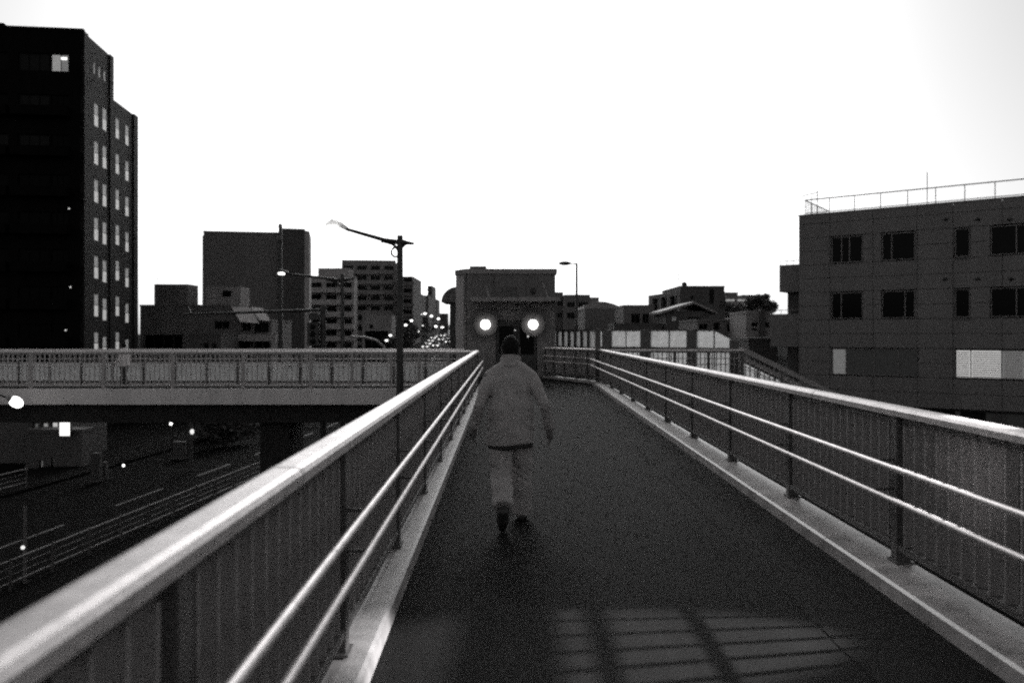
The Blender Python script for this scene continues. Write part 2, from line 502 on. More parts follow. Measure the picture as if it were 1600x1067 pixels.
# coping
bm = bmesh.new(); aprism(bm, [(xl - .02, -.05), (xr + .06, -.05), (xr + .06, 4.26), (xl - ch - .06, 4.26), (xl - ch - .06, .7)], zt + .002, zt + .2)
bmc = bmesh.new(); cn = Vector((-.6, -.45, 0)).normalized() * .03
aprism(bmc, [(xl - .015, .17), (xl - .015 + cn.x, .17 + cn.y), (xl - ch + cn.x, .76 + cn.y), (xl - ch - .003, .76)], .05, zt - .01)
obj('lit_corner_panel', bmc, mat('corner_lit_tone', .5, .5, var=.15, streak=True), tw)  # added panel, its paler colour stands in for light on the chamfer
cop = obj('coping', bm, mat('coping', .3, .6, var=.15), tw)
obj('roof_hatch', box(xl + .1, xl + .75, .3, 1.0, zt + .2, zt + .33), M_tower, cop)
# canopy over the door with tie rods
cz = pZ(470, 30.2)
can = obj('canopy', box(pX(737, 30), pX(873, 30) + .02, -1.15, -.002, cz, cz + .09), mat('canopy_metal', .2, .45, var=.15, metal=.3), tw)
obj('canopy_edge', box(pX(737, 30) - .02, pX(873, 30) + .04, -1.19, -1.152, cz - .02, cz + .12), mat('canopy_trim', .25, .4, metal=.5, var=.3), can)
for xx in (pX(757, TY), pX(846, TY)):
    obj('tie_rod', tube([(xx, 0, pZ(437, TY)), (xx + .22, -1.1, cz + .1)], .018, 6), M_framel, tw)
# emblem plate and vent
obj('plate', box(pX(786, TY), pX(808, TY), -.03, -.002, pZ(466, TY), pZ(448, TY), None, .008), mat('plate', .09, .5, var=.1), tw)
bm = bmesh.new(); aball(bm, (pX(833, TY), -.03, pZ(455, TY)), .1, 1, .6, 1.35)
obj('vent_hood', bm, M_dark, tw, smooth=True)
# door: recess with two leaves
obj('door', box(dl + .02, .16, -.0, .04, 0.01, dz - .02, lambda u, n, z: (u, n + .08, z)), M_dark, tw)
obj('door', box(.2, dr - .02, 0, .04, 0.01, dz - .02, lambda u, n, z: (u, n + .08, z)), M_dark, tw)
obj('door_pane', box(dl + .12, .06, .06, .078, .9, dz - .2), M_glassd, tw)
obj('door_pane', box(.3, dr - .12, .06, .078, .9, dz - .2), M_glassd, tw)
bm = bmesh.new(); aball(bm, (.62, -.03, pZ(525.5, TY)), .03); obj('call_light', bm, glow('call_glow', .8, 1.2), tw)
bm = bmesh.new(); aball(bm, (.12, .0, pZ(516, TY)), .022); obj('call_light', bm, glow('call_glow', .8, 1.2), tw)
# rounded side canopy on the left with dark opening below
bm = bmesh.new()
prof = [(0, 0)] + [(-0.62 * math.sin(a), 0.62 * math.cos(a) - .0) for a in np.linspace(0, math.pi / 2, 9)]
zc = pZ(474, TY + 2)
A = [bm.verts.new((xl - ch + a, .9, zc + z)) for a, z in prof]; B = [bm.verts.new((xl - ch + a, 3.4, zc + z)) for a, z in prof]
n = len(prof)
for i in range(n): bm.faces.new((A[i], A[(i + 1) % n], B[(i + 1) % n], B[i]))
bm.faces.new(A[::-1]); bm.faces.new(B)
obj('side_canopy', bm, mat('canopy_dome', .13, .5, var=.2), tw)
obj('side_door', box(xl - ch - .3, xl - ch - .002, 1.2, 3.2, -.2, zc - .002), M_dark, tw)
obj('drainpipe', tube([(xl - .06, .02, -.3), (xl - .06, .02, zt)], .05, 8), M_tower, tw)
# globe lamps
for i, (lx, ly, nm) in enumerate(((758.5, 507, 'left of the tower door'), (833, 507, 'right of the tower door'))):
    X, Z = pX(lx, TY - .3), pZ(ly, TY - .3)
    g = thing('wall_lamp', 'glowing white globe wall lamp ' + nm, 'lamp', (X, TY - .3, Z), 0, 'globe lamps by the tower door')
    bm = bmesh.new(); aball(bm, (0, 0, 0), .18, u=20, v=14); obj('globe', bm, M_lampglobe, g, smooth=True)
    obj('bracket', tube([(0, .3, .2), (0, .05, .22), (0, 0, .16)], .022, 8), M_dark, g)
    obj('cap', tube([(0, 0, .14), (0, 0, .19)], [.07, .04], 12), M_dark, g)
    obj('halo_disc', tube([(0, .14, 0), (0, .19, 0), (0, .215, 0), (0, .225, 0)], [.46, .40, .28, .2], 28), mat('halo_disc_tone', .08, .6, var=.1), g, smooth=True)  # added disc behind the globe, imitates the halo around the lamp

# ------------------------------------------------------------------ stair landing on the right: screen, front rail, stair
s0, s1 = Vector((pX(932, 31.0), 31.0)), Vector((pX(1141, 27.6), 27.6))
sd2 = (s1 - s0); SL = sd2.length
scr = thing('screen_fence', 'frosted panel screen with grey pillars along the stair landing', 'screen', (s0.x, s0.y, 0), math.atan2(sd2.y, sd2.x))
def sx(p):      # where pixel column p meets the screen line
    a = (p - CX) / F
    return (a * s0.y - s0.x) / (sd2.x / SL - a * sd2.y / SL)
pil = [(942, 955), (1002, 1016), (1074, 1088), (1141, 1154)]
zt_, zm, zb_ = 1.83, 1.2, 1.06
for a, b in pil:
    obj('pillar', box(sx(a), sx(b), -.08, .08, 0, zt_ + (.02 if a < 1100 else -.35), None, .006), M_post, scr)
cells = [(932, 942), (955.5, 978), (979, 1001.5), (1016.5, 1045), (1046.5, 1073.5), (1088.5, 1115.5), (1117, 1140.5)]
for i, (a, b) in enumerate(cells):
    A, B = sx(a), sx(b)
    if i < 6:
        obj('panel', box(A + .01, B - .01, -.008, .008, zm, zt_ - .03), M_screen, scr)
    else:
        bm = bmesh.new(); aprism(bm, [(A + .01, zm), (B - .01, zm), (B - .01, zm + .32), (A + .01, zt_ - .05)], -.008, .008, lambda u, n, z: (u, z, n))
        obj('panel', bm, M_screen, scr)
    obj('panel', box(A + .01, B - .01, -.008, .008, .18, zb_), M_screen, scr)
obj('top_rail', box(0, sx(1116), -.03, .03, zt_ - .03, zt_ + .015), M_post, scr)
obj('middle_rail', box(0, sx(1141), -.05, .05, zb_ + .002, zm - .002), M_post, scr)
obj('bottom_rail', box(0, sx(1141), -.04, .04, .1, .178), M_post, scr)
# the oblique left end of the screen, seen over the diagonal railing
e0 = Vector((pX(846, 36.5), 36.5)); e1 = Vector((s0.x - .02, s0.y + .05)); ed = e1 - e0
sc2 = thing('screen_fence', 'narrow receding frosted panels behind the diagonal railing by the tower', 'screen', (e0.x, e0.y, 0), math.atan2(ed.y, ed.x))
n = 9
for i in range(n):
    a, b = ed.length * i / n, ed.length * (i + 1) / n
    obj('panel', box(a + .1, b - .1, -.008, .008, .3, 1.8), M_screen, sc2)
    obj('pillar', box(a - .09, a + .09, -.05, .05, 0, 1.84), M_post, sc2)
obj('top_rail', box(0, ed.length, -.04, .04, 1.802, 1.86), M_post, sc2)
obj('middle_rail', box(0.0, ed.length, -.052, .052, 1.06, 1.16), M_post, sc2)
# front railing of the landing
fa, fb = (XR(2.62, 26.6) + .25, 27.1), (pX(1162, 27.1), 27.1)
railing('railing', 'thin front railing of the stair landing before the frosted screen', fa, fb, [0.05, 1.2, 2.35, 3.5, fb[0] - fa[0] - .05], 'left', zb=0.0, top=1.16, inset=.1,
        rails=(.85, .65), slat_w=.03, slat_d=.03, pitch=.15, kneerail=.12, hw=.08, rail_r=.015)
# stair going down to the right
st = thing('staircase', 'steel staircase running down from the landing towards the right building', 'staircase', (fb[0], 27.2, 0))
NST = 22; TR, RI = 0.33, 0.16
for i in range(NST):
    obj('step', box(i * TR, i * TR + TR + .02, .06, 2.6, -RI * (i + 1) - .04, -RI * (i + 1)), M_deck, st)
for yy in (0.0, 2.66):
    bm = bmesh.new()
    aprism(bm, [(-.05, -.35), (NST * TR, -.35 - NST * RI), (NST * TR, .12 - NST * RI), (-.05, .12)], yy - .03, yy + .03, lambda u, n, z: (u, z, n))
    obj('stringer', bm, M_under, st)
    bm = bmesh.new()
    aprism(bm, [(-.15, 1.06), (0, 1.06), (NST * TR, 1.06 - NST * RI), (NST * TR, 1.22 - NST * RI), (0.05, 1.22), (-.15, 1.22)], yy - .05, yy + .05, lambda u, n, z: (u, z, n))
    obj('handrail', bm, mat('stair_rail', .35, .5, var=.15), st)
    for i in range(0, NST + 1, 4):
        obj('post', box(i * TR - .035, i * TR + .035, yy - .025, yy + .025, .1 - RI * i, 1.07 - RI * i), M_post, st)
    for hz in (.62, .82):
        obj('rail', tube([(0, yy + .08, hz), (NST * TR, yy + .08, hz - NST * RI)], .018, 8), M_rail, st, smooth=True)
    if yy > 1:
        for i in range(0, NST, 2):
            bm = bmesh.new(); u0, u1 = i * TR + .03, (i + 2) * TR - .03
            aprism(bm, [(u0, .25 - u0 * RI / TR), (u1, .25 - u1 * RI / TR), (u1, .98 - u1 * RI / TR), (u0, .98 - u0 * RI / TR)], yy - .008, yy + .008, lambda u, n, z: (u, z, n))
            obj('panel', bm, M_screen, st)
    else:
        for i in range(NST * 2):
            u0 = i * TR / 2 + .08
            obj('slat', box(u0 - .02, u0 + .02, -.006, .006, .12 - u0 * RI / TR, 1.07 - u0 * RI / TR), M_paint, st)

# ------------------------------------------------------------------ buildings
def split_rects(u0, u1, z0, z1, holes, ucuts=(), zcuts=()):
    zs = sorted(set([z0, z1] + [h[2] for h in holes] + [h[3] for h in holes] + list(zcuts)))
    zs = [z for z in zs if z0 - 1e-6 <= z <= z1 + 1e-6]
    out = []
    for a, b in zip(zs, zs[1:]):
        if b - a < 1e-3: continue
        m = (a + b) / 2
        segs = [(u0, u1)]
        for h in holes:
            if h[2] < m < h[3]:
                ns = []
                for s, e in segs:
                    if h[1] <= s or h[0] >= e: ns.append((s, e)); continue
                    if h[0] > s: ns.append((s, h[0]))
                    if h[1] < e: ns.append((h[1], e))
                segs = ns
        for s, e in segs:
            cs = [s] + [c for c in sorted(ucuts) if s + .05 < c < e - .05] + [e]
            for p, q in zip(cs, cs[1:]): out.append((p, q, a, b))
    return out
def window(parent, f, u0, u1, z0, z1, nb=0.0, mull=(0.5,), pane=None, frame=None, fw=0.05, fd=0.06, name='window', transom=None):
    """frame flush in the opening, pane behind; n = nb is the plane of the pane's back"""
    bm = bmesh.new()
    g = 0.004
    abox(bm, u0 + g, u0 + fw, nb, nb + fd, z0 + g, z1 - g, f); abox(bm, u1 - fw, u1 - g, nb, nb + fd, z0 + g, z1 - g, f)
    abox(bm, u0 + fw, u1 - fw, nb, nb + fd, z0 + g, z0 + fw, f); abox(bm, u0 + fw, u1 - fw, nb, nb + fd, z1 - fw, z1 - g, f)
    us = [u0 + fw] + [u0 + (u1 - u0) * t for t in mull] + [u1 - fw]
    for c in us[1:-1]: abox(bm, c - fw / 2, c + fw / 2, nb, nb + fd, z0 + fw, z1 - fw, f)
    if transom is not None:
        zt2 = z0 + (z1 - z0) * transom
        for a, b in zip(us, us[1:]):
            abox(bm, a + fw / 2, b - fw / 2, nb, nb + fd - .01, zt2 - fw / 2, zt2 + fw / 2, f)
    w = obj(name, bm, frame or M_frame, parent)
    for i, (a, b) in enumerate(zip(us, us[1:])):
        p = pane[i] if isinstance(pane, (list, tuple)) else (pane or M_glass)
        obj('pane', box(a + .002, b - .002, nb + .005, nb + .018, z0 + fw * .8, z1 - fw * .8, f), p, w)
    return w

# --- right building with joined panels
Pa = Vector((pX(1248, 49.5), 49.5)); Pb = Vector((pX(1600, 42.5), 42.5))
dirR = (Pb - Pa); angR = math.atan2(dirR.y, dirR.x)
BZ = -6.5
rb = thing('office_building', 'grey panel clad building on the right with rooftop railing and one lit window', 'building', (Pa.x, Pa.y, BZ), angR)
RW, RD = 17.0, 9.0
RT = pZ(338, 49.5) - BZ            # roof height above its foot
def ru(p):       # pixel column -> distance along the facade
    a = (p - CX) / F; dx, dy = math.cos(angR), math.sin(angR)
    return (a * Pa.y - Pa.x) / (dx - a * dy)
def rz(y, p):    # pixel row at column p -> height above the foot
    u = ru(p); Y = Pa.y + u * math.sin(angR)
    return pZ(y, Y) - BZ
ROW = (rz(338, 1248) - rz(585, 1300)) / 11.6
rowz = [RT - 0.0]
rowz = [RT - .55 - ROW * k for k in range(0, 17)]
fR = lambda u, n, z: (u, -n, z)
def rowtop(k): return rowz[k]
holes = []
wins = []
def addwin(pa, pb, k0, k1, **kw):
    h = (ru(pa), ru(pb), rowz[k1], rowz[k0]); holes.append(h); wins.append((h, kw))
M_lit1 = glow('lit_blind', .62, .7); M_lit2 = glow('dim_blind', .62, .10); M_lit3 = glow('dim_window', .6, .11)
# which two rows carry the windows: fit to the picture
def krow(y, p): return min(range(len(rowz)), key=lambda k: abs(rowz[k] - rz(y, p)))
k3, k2, k1 = krow(370, 1322), krow(457, 1322), krow(543, 1322)
for k, mus in ((k3, ((.33, .58), (.3,))), (k2, ((.32,), (.7,)))):
    addwin(1298, 1348, k, k + 2, mull=mus[0]); addwin(1377, 1430, k, k + 2, mull=mus[1])
    addwin(1491, 1516, k, k + 2, mull=()); addwin(1547, 1640, k, k + 2, mull=(.45, .72))
addwin(1299, 1435, k1, k1 + 2, mull=(.17, .5, .78), pane=[M_lit3, glow('drawn_blind', .6, .006, .10), glow('drawn_blind', .6, .006, .10), glow('drawn_blind', .6, .006, .10)])
addwin(1492, 1652, k1, k1 + 2, mull=(.16, .47, .75), pane=[M_lit1, M_lit1, M_lit2, M_glassd])
ucuts = [ru(p) for p in (1296.5, 1364, 1433, 1489, 1566)] + [ru(1566) + 2.3, ru(1566) + 4.6]
obj('core', box(0, RW, .16, RD, 0, RT - .1), M_joint, rb)
kb = min(k for k in range(len(rowz)) if rowz[k] < rz(634, 1560) + .3)
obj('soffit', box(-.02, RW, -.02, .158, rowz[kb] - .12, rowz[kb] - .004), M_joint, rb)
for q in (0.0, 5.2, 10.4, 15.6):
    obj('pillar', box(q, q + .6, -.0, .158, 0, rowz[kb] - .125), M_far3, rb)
for a_, b_ in ((1492, 1500), (1540, 1556), (1572, 1600)):
    obj('ground_floor_window', box(ru(a_), ru(b_), .1, .157, rz(668, 1560), rz(645, 1560)), glow('gf_dim', .5, .015, .05), rb)
for (a, b, z0, z1) in split_rects(0, RW, rowz[kb], RT, holes, ucuts, rowz):
    obj('wall_panel', box(a + .012, b - .012, -.15, -.002, z0 + .012, z1 - .012, fR), M_panel, rb)
obj('parapet_cap', box(-.03, RW, -.03, .3, RT + .002, RT + .07), M_panel, rb)
for h, kw in wins:
    kw.setdefault('pane', M_glassd)
    window(rb, fR, h[0] + .02, h[1] - .02, h[2] + .05, h[3] - .05, nb=-.14, frame=mat('sash', .22, .4, var=.1, metal=.3), **kw)
for kk in (k3, k2):
    obj('sill', box(ru(1489), ru(1518), .004, .06, rowz[kk + 2] - .06, rowz[kk + 2] - .014, fR), M_panel, rb)
for y, ps in ((343, (1478, 1528, 1578)), (436, (1477, 1528, 1580))):
    for p in ps:
        bm = bmesh.new(); aball(bm, (ru(p), -.04, rz(y, p)), .12, 1, .8, .7); obj('vent_hood', bm, M_dark, rb, smooth=True)
# blind slats in the lit window
bl = []
for (pa, pb) in ((1494, 1515), (1518, 1564), (1568, 1598)):
    for i in range(12):
        z = rowz[k1 + 2] + .12 + i * (rowz[k1] - rowz[k1 + 2] - .24) / 12
        obj('blind_slat', box(ru(pa) + .03, ru(pb) - .03, -.115, -.11, z, z + .055, fR), M_white, rb)
# left side balconies (at the far left end of the facade)
for (yt, yb, wpx) in ((412, 455, 1215), (490, 542, 1201)):
    zt2, zb2 = rz(yt, 1248), rz(yb, 1248)
    wl_ = -pX(1248, 50) + pX(wpx, 50)
    obj('balcony', box(wl_, -.004, .4, 3.4, zb2, zt2), M_panel, rb)
    bal = obj('balcony_rail', tube([(wl_ + .05, .5, zt2 + .25), (-.02, .5, zt2 + .25)], .022, 6), M_framel, rb)
    for q in np.linspace(wl_ + .05, -.1, 4):
        obj('upright', tube([(q, .5, zt2), (q, .5, zt2 + .25)], .016, 5), M_framel, bal)
obj('recess_wall', box(-1.0, -.006, 1.0, 3.3, 0.3, rz(415, 1248)), M_far3, rb)
# roof railing
rl = obj('roof_rail', tube([(.3, -.3 + .6, RT + 1.0), (RW, .3, RT + 1.0)], .036, 6), M_framel, rb)
obj('lower_bar', tube([(.3, .3, RT + .18), (RW, .3, RT + .18)], .026, 6), M_framel, rl)
obj('end_bar', tube([(.3, .3, RT + 1.0), (.3, 5.5, RT + 1.0)], .036, 6), M_framel, rl)
for q in np.arange(.3, RW, 1.45):
    obj('upright', tube([(q, .3, RT + .05), (q, .3, RT + 1.0)], .026, 5), M_framel, rl)
for q in np.arange(.7, 5.5, .4):
    obj('upright', tube([(.3, q, RT + .05), (.3, q, RT + 1.0)], .024, 5), M_framel, rl)
bm = bmesh.new()
atube(bm, [(.9, .8, RT), (.9, .8, RT + 1.6)], .025, 6); atube(bm, [(.55, .8, RT), (.55, .8, RT + 1.3)], .02, 6)
atube(bm, [(-.05, .8, RT + 1.35), (.95, .8, RT + 1.5)], .02, 6); atube(bm, [(.5, .8, RT + 1.1), (.95, .8, RT + 1.1)], .02, 6)
obj('antenna', bm, M_dark, rb)
obj('antenna', tube([(ru(1445), .8, RT), (ru(1445), .8, RT + 2.0)], .022, 6), M_dark, rb)

# --- dark tall building on the left
Y0b = 66.0
A0 = Vector((pX(130, Y0b), Y0b))
angL = math.atan(0.1125)
W1 = 30.0
o2 = A0 - Vector((math.cos(angL), math.sin(angL))) * W1
H1 = pZ(50, Y0b) + 6.5
H2 = pZ(152, Y0b + 6.3) + 6.5
lb = thing('apartment_tower', 'tall black apartment tower at the left edge with paired side windows', 'building', (o2.x, o2.y, -6.5), angL)
D1, D2 = 6.4, 13.2
fF = lambda u, n, z: (u, -n, z)
fS = lambda u, n, z: (W1 + n, u, z)
fS2 = lambda u, n, z: (W1 - .25 + n, u, z)
obj('core', box(0.0, W1 - .2, .2, D1 - .01, 0, H1 - .1), M_blackb, lb)
obj('core', box(6.0, W1 - .45, D1 + .01, D2, 0, H2 - .1), M_blackb, lb)
FH = 59 * 69.5 / F
frontwins = []
rows_y = [100, 164, 226, 288, 346, 404, 462, 520]
for r_, y in enumerate(rows_y):
    zc_ = pZ(y, Y0b) + 6.5
    for (pa, pb) in ((82, 108), (34, 80), (-30, 20), (-100, -45), (-190, -120)):
        ua, ub = W1 + pX(pa, Y0b) - A0.x, W1 + pX(pb, Y0b) - A0.x
        if ua > .5: frontwins.append((ua, ub, zc_ - .7, zc_ + .75))
for (a, b, z0, z1) in split_rects(0, W1, 0, H1, frontwins):
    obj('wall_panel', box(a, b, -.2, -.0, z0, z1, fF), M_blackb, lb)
lit = glow('warm_window', .6, .30); dimw = glow('faint_window', .6, .0006, .004)
for i, h in enumerate(frontwins):
    first = i == 0
    window(lb, fF, h[0], h[1], h[2], h[3], nb=-.19, mull=(.55,) if first else (.33, .66), pane=[lit, glow('warm_window_dim', .6, .13)] if first else (dimw if i in (1, 6, 11, 12) else M_glassb), frame=M_blackb if not first else M_frame)
obj('lit_lamp', box(frontwins[0][0] + .75, frontwins[0][0] + 1.2, -.16, -.13, frontwins[0][3] - .42, frontwins[0][3] - .25, fF), glow('tube_lamp', .9, 2), lb)
for (p, y) in ((110, 327), (112, 449), (105, 516), (2, 337), (0, 405), (0, 525)):
    bm = bmesh.new(); aball(bm, (W1 + pX(p, Y0b) - A0.x, -.12, pZ(y, Y0b) + 6.5), .07, u=8, v=6); obj('balcony_light', bm, glow('balcony_glow', .8, .9), lb)
for r_, y in enumerate(rows_y[1:]):       # balcony slabs on the front
    zc_ = pZ(y, Y0b) + 6.5
    for (pa, pb) in ((30, 112), (-110, 24)):
        ua, ub = W1 + pX(pa, Y0b) - A0.x, W1 + pX(pb, Y0b) - A0.x
        obj('balcony', box(max(.3, ua), ub, .002, .9, zc_ - 1.15, zc_ - .35, fF), M_blackb, lb)
# side facade windows
def side_u(p, W):
    a = (p - CX) / F
    c, s = math.cos(angL), math.sin(angL)
    bx, by = o2.x + c * W, o2.y + s * W
    return (a * by - bx) / (-s - a * c)
sw1, sw2 = [], []
litpane = M_glass
for r_ in range(7):
    for (p, y) in ((151, 178), (164, 184.5)):
        u = side_u(p, W1); Yw = o2.y + math.sin(angL) * W1 + u * math.cos(angL)
        z = pZ(y + r_ * 59.3 * (1 - 0.0), Yw) + 6.5
        sw1.append((u - .5, u + .5, z - 1.15, z + .85))
    for (p, y) in ((184, 199), (199, 210)):
        u = side_u(p, W1 - .25); Yw = o2.y + math.sin(angL) * W1 + u * math.cos(angL)
        z = pZ(y + r_ * 55.4, Yw) + 6.5
        sw2.append((u - .5, u + .5, z - 1.1, z + .8))
for p, y in ((148, 108), (156, 114), (164, 120)):
    u = side_u(p, W1); Yw = o2.y + math.sin(angL) * W1 + u * math.cos(angL)
    z = pZ(y, Yw) + 6.5; sw1.append((u - .26, u + .26, z - .45, z + .5))
ok1 = [h for h in sw1 if h[2] > 1]; ok2 = [h for h in sw2 if h[2] > 1]
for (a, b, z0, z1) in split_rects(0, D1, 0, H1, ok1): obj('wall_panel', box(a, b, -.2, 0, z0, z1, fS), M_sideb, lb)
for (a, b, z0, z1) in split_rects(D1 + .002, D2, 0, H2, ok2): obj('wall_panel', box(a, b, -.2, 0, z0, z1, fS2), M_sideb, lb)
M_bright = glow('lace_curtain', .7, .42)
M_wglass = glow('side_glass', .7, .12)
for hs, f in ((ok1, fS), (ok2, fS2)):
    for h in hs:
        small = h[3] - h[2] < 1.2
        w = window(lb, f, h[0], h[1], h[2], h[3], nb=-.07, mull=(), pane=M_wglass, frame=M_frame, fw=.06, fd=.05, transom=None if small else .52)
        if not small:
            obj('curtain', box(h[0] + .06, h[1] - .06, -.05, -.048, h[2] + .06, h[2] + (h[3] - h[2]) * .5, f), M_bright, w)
obj('corner_pier', box(-.02, .75, .002, .12, 0, H1 + .05, fS), M_sideb, lb)
obj('corner_pier', box(D1 - .9, D1 - .1, .002, .1, 0, H1 + .05, fS), M_sideb, lb)
obj('corner_pier', box(D2 - 1.1, D2 + .02, .002, .12, 0, H2 + .05, fS2), M_sideb, lb)
obj('parapet', box(-.02, W1 + .02, -.03, .3, H1 - .1, H1 + .25), M_blackb, lb)
obj('roof_box', box(8, W1 - 6.6, .8, 5, H1 - .05, H1 + .75), M_blackb, lb)

# --- generic background building
def block(name, label, pl, pr, yt, Y, m=None, depth=10.0, rot=0.0, wins=(), cat='building', group=None, balc=None, sides=None, base=None, wm=None):
    """front spans picture columns pl..pr at distance Y, roof at row yt. wins: list of (c0, c1, r0, r1, mull)"""
    m = m or M_far
    zb = zg(Y) - .3 if base is None else base
    x0, x1 = pX(pl, Y), pX(pr, Y)
    t = thing(name, label, cat, (x0, Y, zb), rot, group)
    W = x1 - x0; H = pZ(yt, Y) - zb
    f = lambda u, n, z: (u, -n, z)
    hs = []
    for w in wins:
        hs.append((pX(w[0], Y) - x0, pX(w[1], Y) - x0, pZ(w[3], Y) - zb, pZ(w[2], Y) - zb))
    bm = bmesh.new(); abox(bm, 0, W, .25, depth, 0, H)
    for (a, b, z0, z1) in split_rects(0, W, 0, H, hs): abox(bm, a, b, -.25, 0, z0, z1, f)
    obj('wall', bm, m, t)
    for h, w in zip(hs, wins):
        mull = w[4] if len(w) > 4 else (.5,)
        pane = w[5] if len(w) > 5 else (wm or M_glassd)
        window(t, f, h[0], h[1], h[2], h[3], nb=-.23, mull=mull, pane=pane, fw=.07)
    bm = bmesh.new(); abox(bm, -.05, W + .05, -.05, depth + .05, H + .002, H + .2)
    obj('roof', bm, m, t)
    return t, x0, zb, W, H, f

# big windowless block
t, x0, zb, W, H, f = block('office_block', 'large plain windowless grey block behind the low houses on the left', 318, 434, 363, 106, mat('plain_block', .17, .75, var=.12, scale=.3, streak=True), 9, rot=R(10))
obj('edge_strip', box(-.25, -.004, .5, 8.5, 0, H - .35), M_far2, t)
t2, *_ = block('tower_block', 'narrow dark tower slab with pale right flank beside the plain block', 437, 474.5, 359, 107, M_far3, 10, rot=R(12.5))
W2 = pX(474.5, 107) - pX(437, 107)
bm = bmesh.new(); Hh = pZ(359, 107) - (zg(107) - .3)
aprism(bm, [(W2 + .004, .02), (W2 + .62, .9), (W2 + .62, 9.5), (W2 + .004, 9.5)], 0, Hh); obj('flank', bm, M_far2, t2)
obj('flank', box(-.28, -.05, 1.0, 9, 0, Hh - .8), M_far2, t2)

# low buildings left
t, x0, zb, W, H, f = block('low_building', 'low flat roofed grey building left of the slanted awnings', 219, 372, 479, 88, mat('lowgrey', .16, .75, var=.2, scale=.6, streak=True), 9,
                           wins=[(225, 285, 523, 545, (.25, .5, .75)), (335, 358, 502, 514, (.5,))])
obj('tank_house', box(pX(241, 89) - x0, pX(293, 89) - x0, 1, 4, H + .2, pZ(444, 89) - zb), M_far, t)
ph = obj('roof_house', box(pX(322, 89) - x0, pX(376, 89) - x0, 1, 4, H + .2, pZ(448, 89) - zb), M_far2, t)
obj('roof_window', box(pX(348, 89) - x0, pX(361, 89) - x0, .95, 1.1, pZ(464, 89) - zb, pZ(454, 89) - zb), M_glassd, ph)
obj('roof_pipe', tube([(pX(245, 89) - x0, 1.2, H + .2), (pX(245, 89) - x0, 1.2, pZ(432, 89) - zb)], .02, 5), M_dark, t)
t, x0, zb, W, H, f = block('house', 'small house with two slanted pale awnings and a balcony', 372, 424, 502, 88, M_far, 8,
                           wins=[(378, 392, 504, 518, (.5,)), (397, 420, 504, 520, (.5,)), (374, 392, 530, 545, (.5,)), (398, 422, 530, 545, (.5,))])
def quadslab(name, pts, m, parent, org, th=.05):
    bm = bmesh.new()
    A = [bm.verts.new(Vector(p) - org) for p in pts]; B = [bm.verts.new(Vector(p) - org - Vector((0, 0, th))) for p in pts]
    bm.faces.new(A); bm.faces.new(B[::-1])
    for i in range(4): bm.faces.new((A[i], B[i], B[(i + 1) % 4], A[(i + 1) % 4]))
    return obj(name, bm, m, parent)
org = Vector((x0, 88, zb))
M_awn = mat('awning_sheet', .6, .35, var=.12, scale=3)
quadslab('awning', [px(361, 478, 88), px(389, 480, 88), px(405, 505, 85.8), px(375, 502, 85.8)], M_awn, t, org)
quadslab('awning', [px(391.5, 480, 88), px(410, 481.5, 88), px(423, 501, 85.8), px(406, 500, 85.8)], M_awn, t, org)
obj('balcony', box(pX(345, 87) - x0, pX(432, 87) - x0, -1.3, -.1, pZ(533, 87) - zb, pZ(522, 87) - zb), M_far2, t)
block('garage', 'low dark shed front under the awning house', 296, 345, 524, 80, M_far3, 5, wins=[(318, 326, 536, 545, ()), (331, 338, 536, 545, ())])

# apartments with balconies
def apartment(name, label, pl, pr, yt, Y, floors, m, rounded=False, depth=12, bay=3):
    t, x0, zb, W, H, f = block(name, label, pl, pr, yt, Y, m, depth, rot=R(7))
    fh = floors
    z = pZ(yt, Y) - zb - fh * .35
    i = 0
    while z > 1.5 and i < 9:
        z0 = z - fh
        bm = bmesh.new()
        if rounded:
            n_ = 8
            pts = [(W * k / n_, -1.2 - .9 * math.sin(math.pi * k / n_)) for k in range(n_ + 1)]
            aprism(bm, [(0, -.004)] + pts + [(W, -.004)], z0, z0 + fh * .42)
        else:
            abox(bm, .2, W - .6, .004, 1.3, z0, z0 + fh * .4, f)
        b = obj('balcony', bm, mat('balcony_pale', .42, .8, var=.2) if rounded else m, t)
        obj('balcony_rail', box(.25, W - .65, 1.2, 1.25, z0 + fh * .4 + .01, z0 + fh * .4 + .12, f) if not rounded else box(.3, W - .3, 1.2, 1.25, z0 + fh * .42 + .01, z0 + fh * .42 + .1, f), M_far3, b)
        for k in range(bay):
            a = W * (k + .15) / bay; c = W * (k + .85) / bay
            window(t, lambda u, n, zz: (u, -n, zz), a, c, z0 + .15 * fh, z0 + .86 * fh, nb=.005, mull=(.5,), pane=M_glassd, fw=.08, fd=.05)
        z -= fh; i += 1
    return t, x0, zb, W, H, f
apartment('apartment_block', 'apartment block with rounded stacked balconies behind the crossing footbridge', 482, 552, 432, 198, 3.0, mat('apt', .36, .8, var=.25, scale=.7), True)
t, x0, zb, W, H, f = apartment('apartment_block', 'taller apartment block with straight balconies right of the rounded balconies', 534, 617, 407, 236, 3.0, mat('apt2', .24, .8, var=.2, scale=.6), False, bay=4)
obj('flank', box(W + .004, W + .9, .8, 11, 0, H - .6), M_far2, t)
obj('rear_wing', box(pX(568, 236) - x0, W - .1, -3.2, -1.9, 0, pZ(500, 236) - zb), mat('apt', .3), t)
block('annex', 'small pale two storey annex in front of the taller apartment block', 566, 612, 493, 178, mat('annexw', .28, .8, var=.25, scale=.8), 6, wins=[(577, 583, 507, 513, ()), (570, 606, 517, 545, (.3, .7))])
block('roof_house', 'stepped rooftop storey above the rounded balcony block', 497, 545, 420, 212, mat('apt', .3), 6)

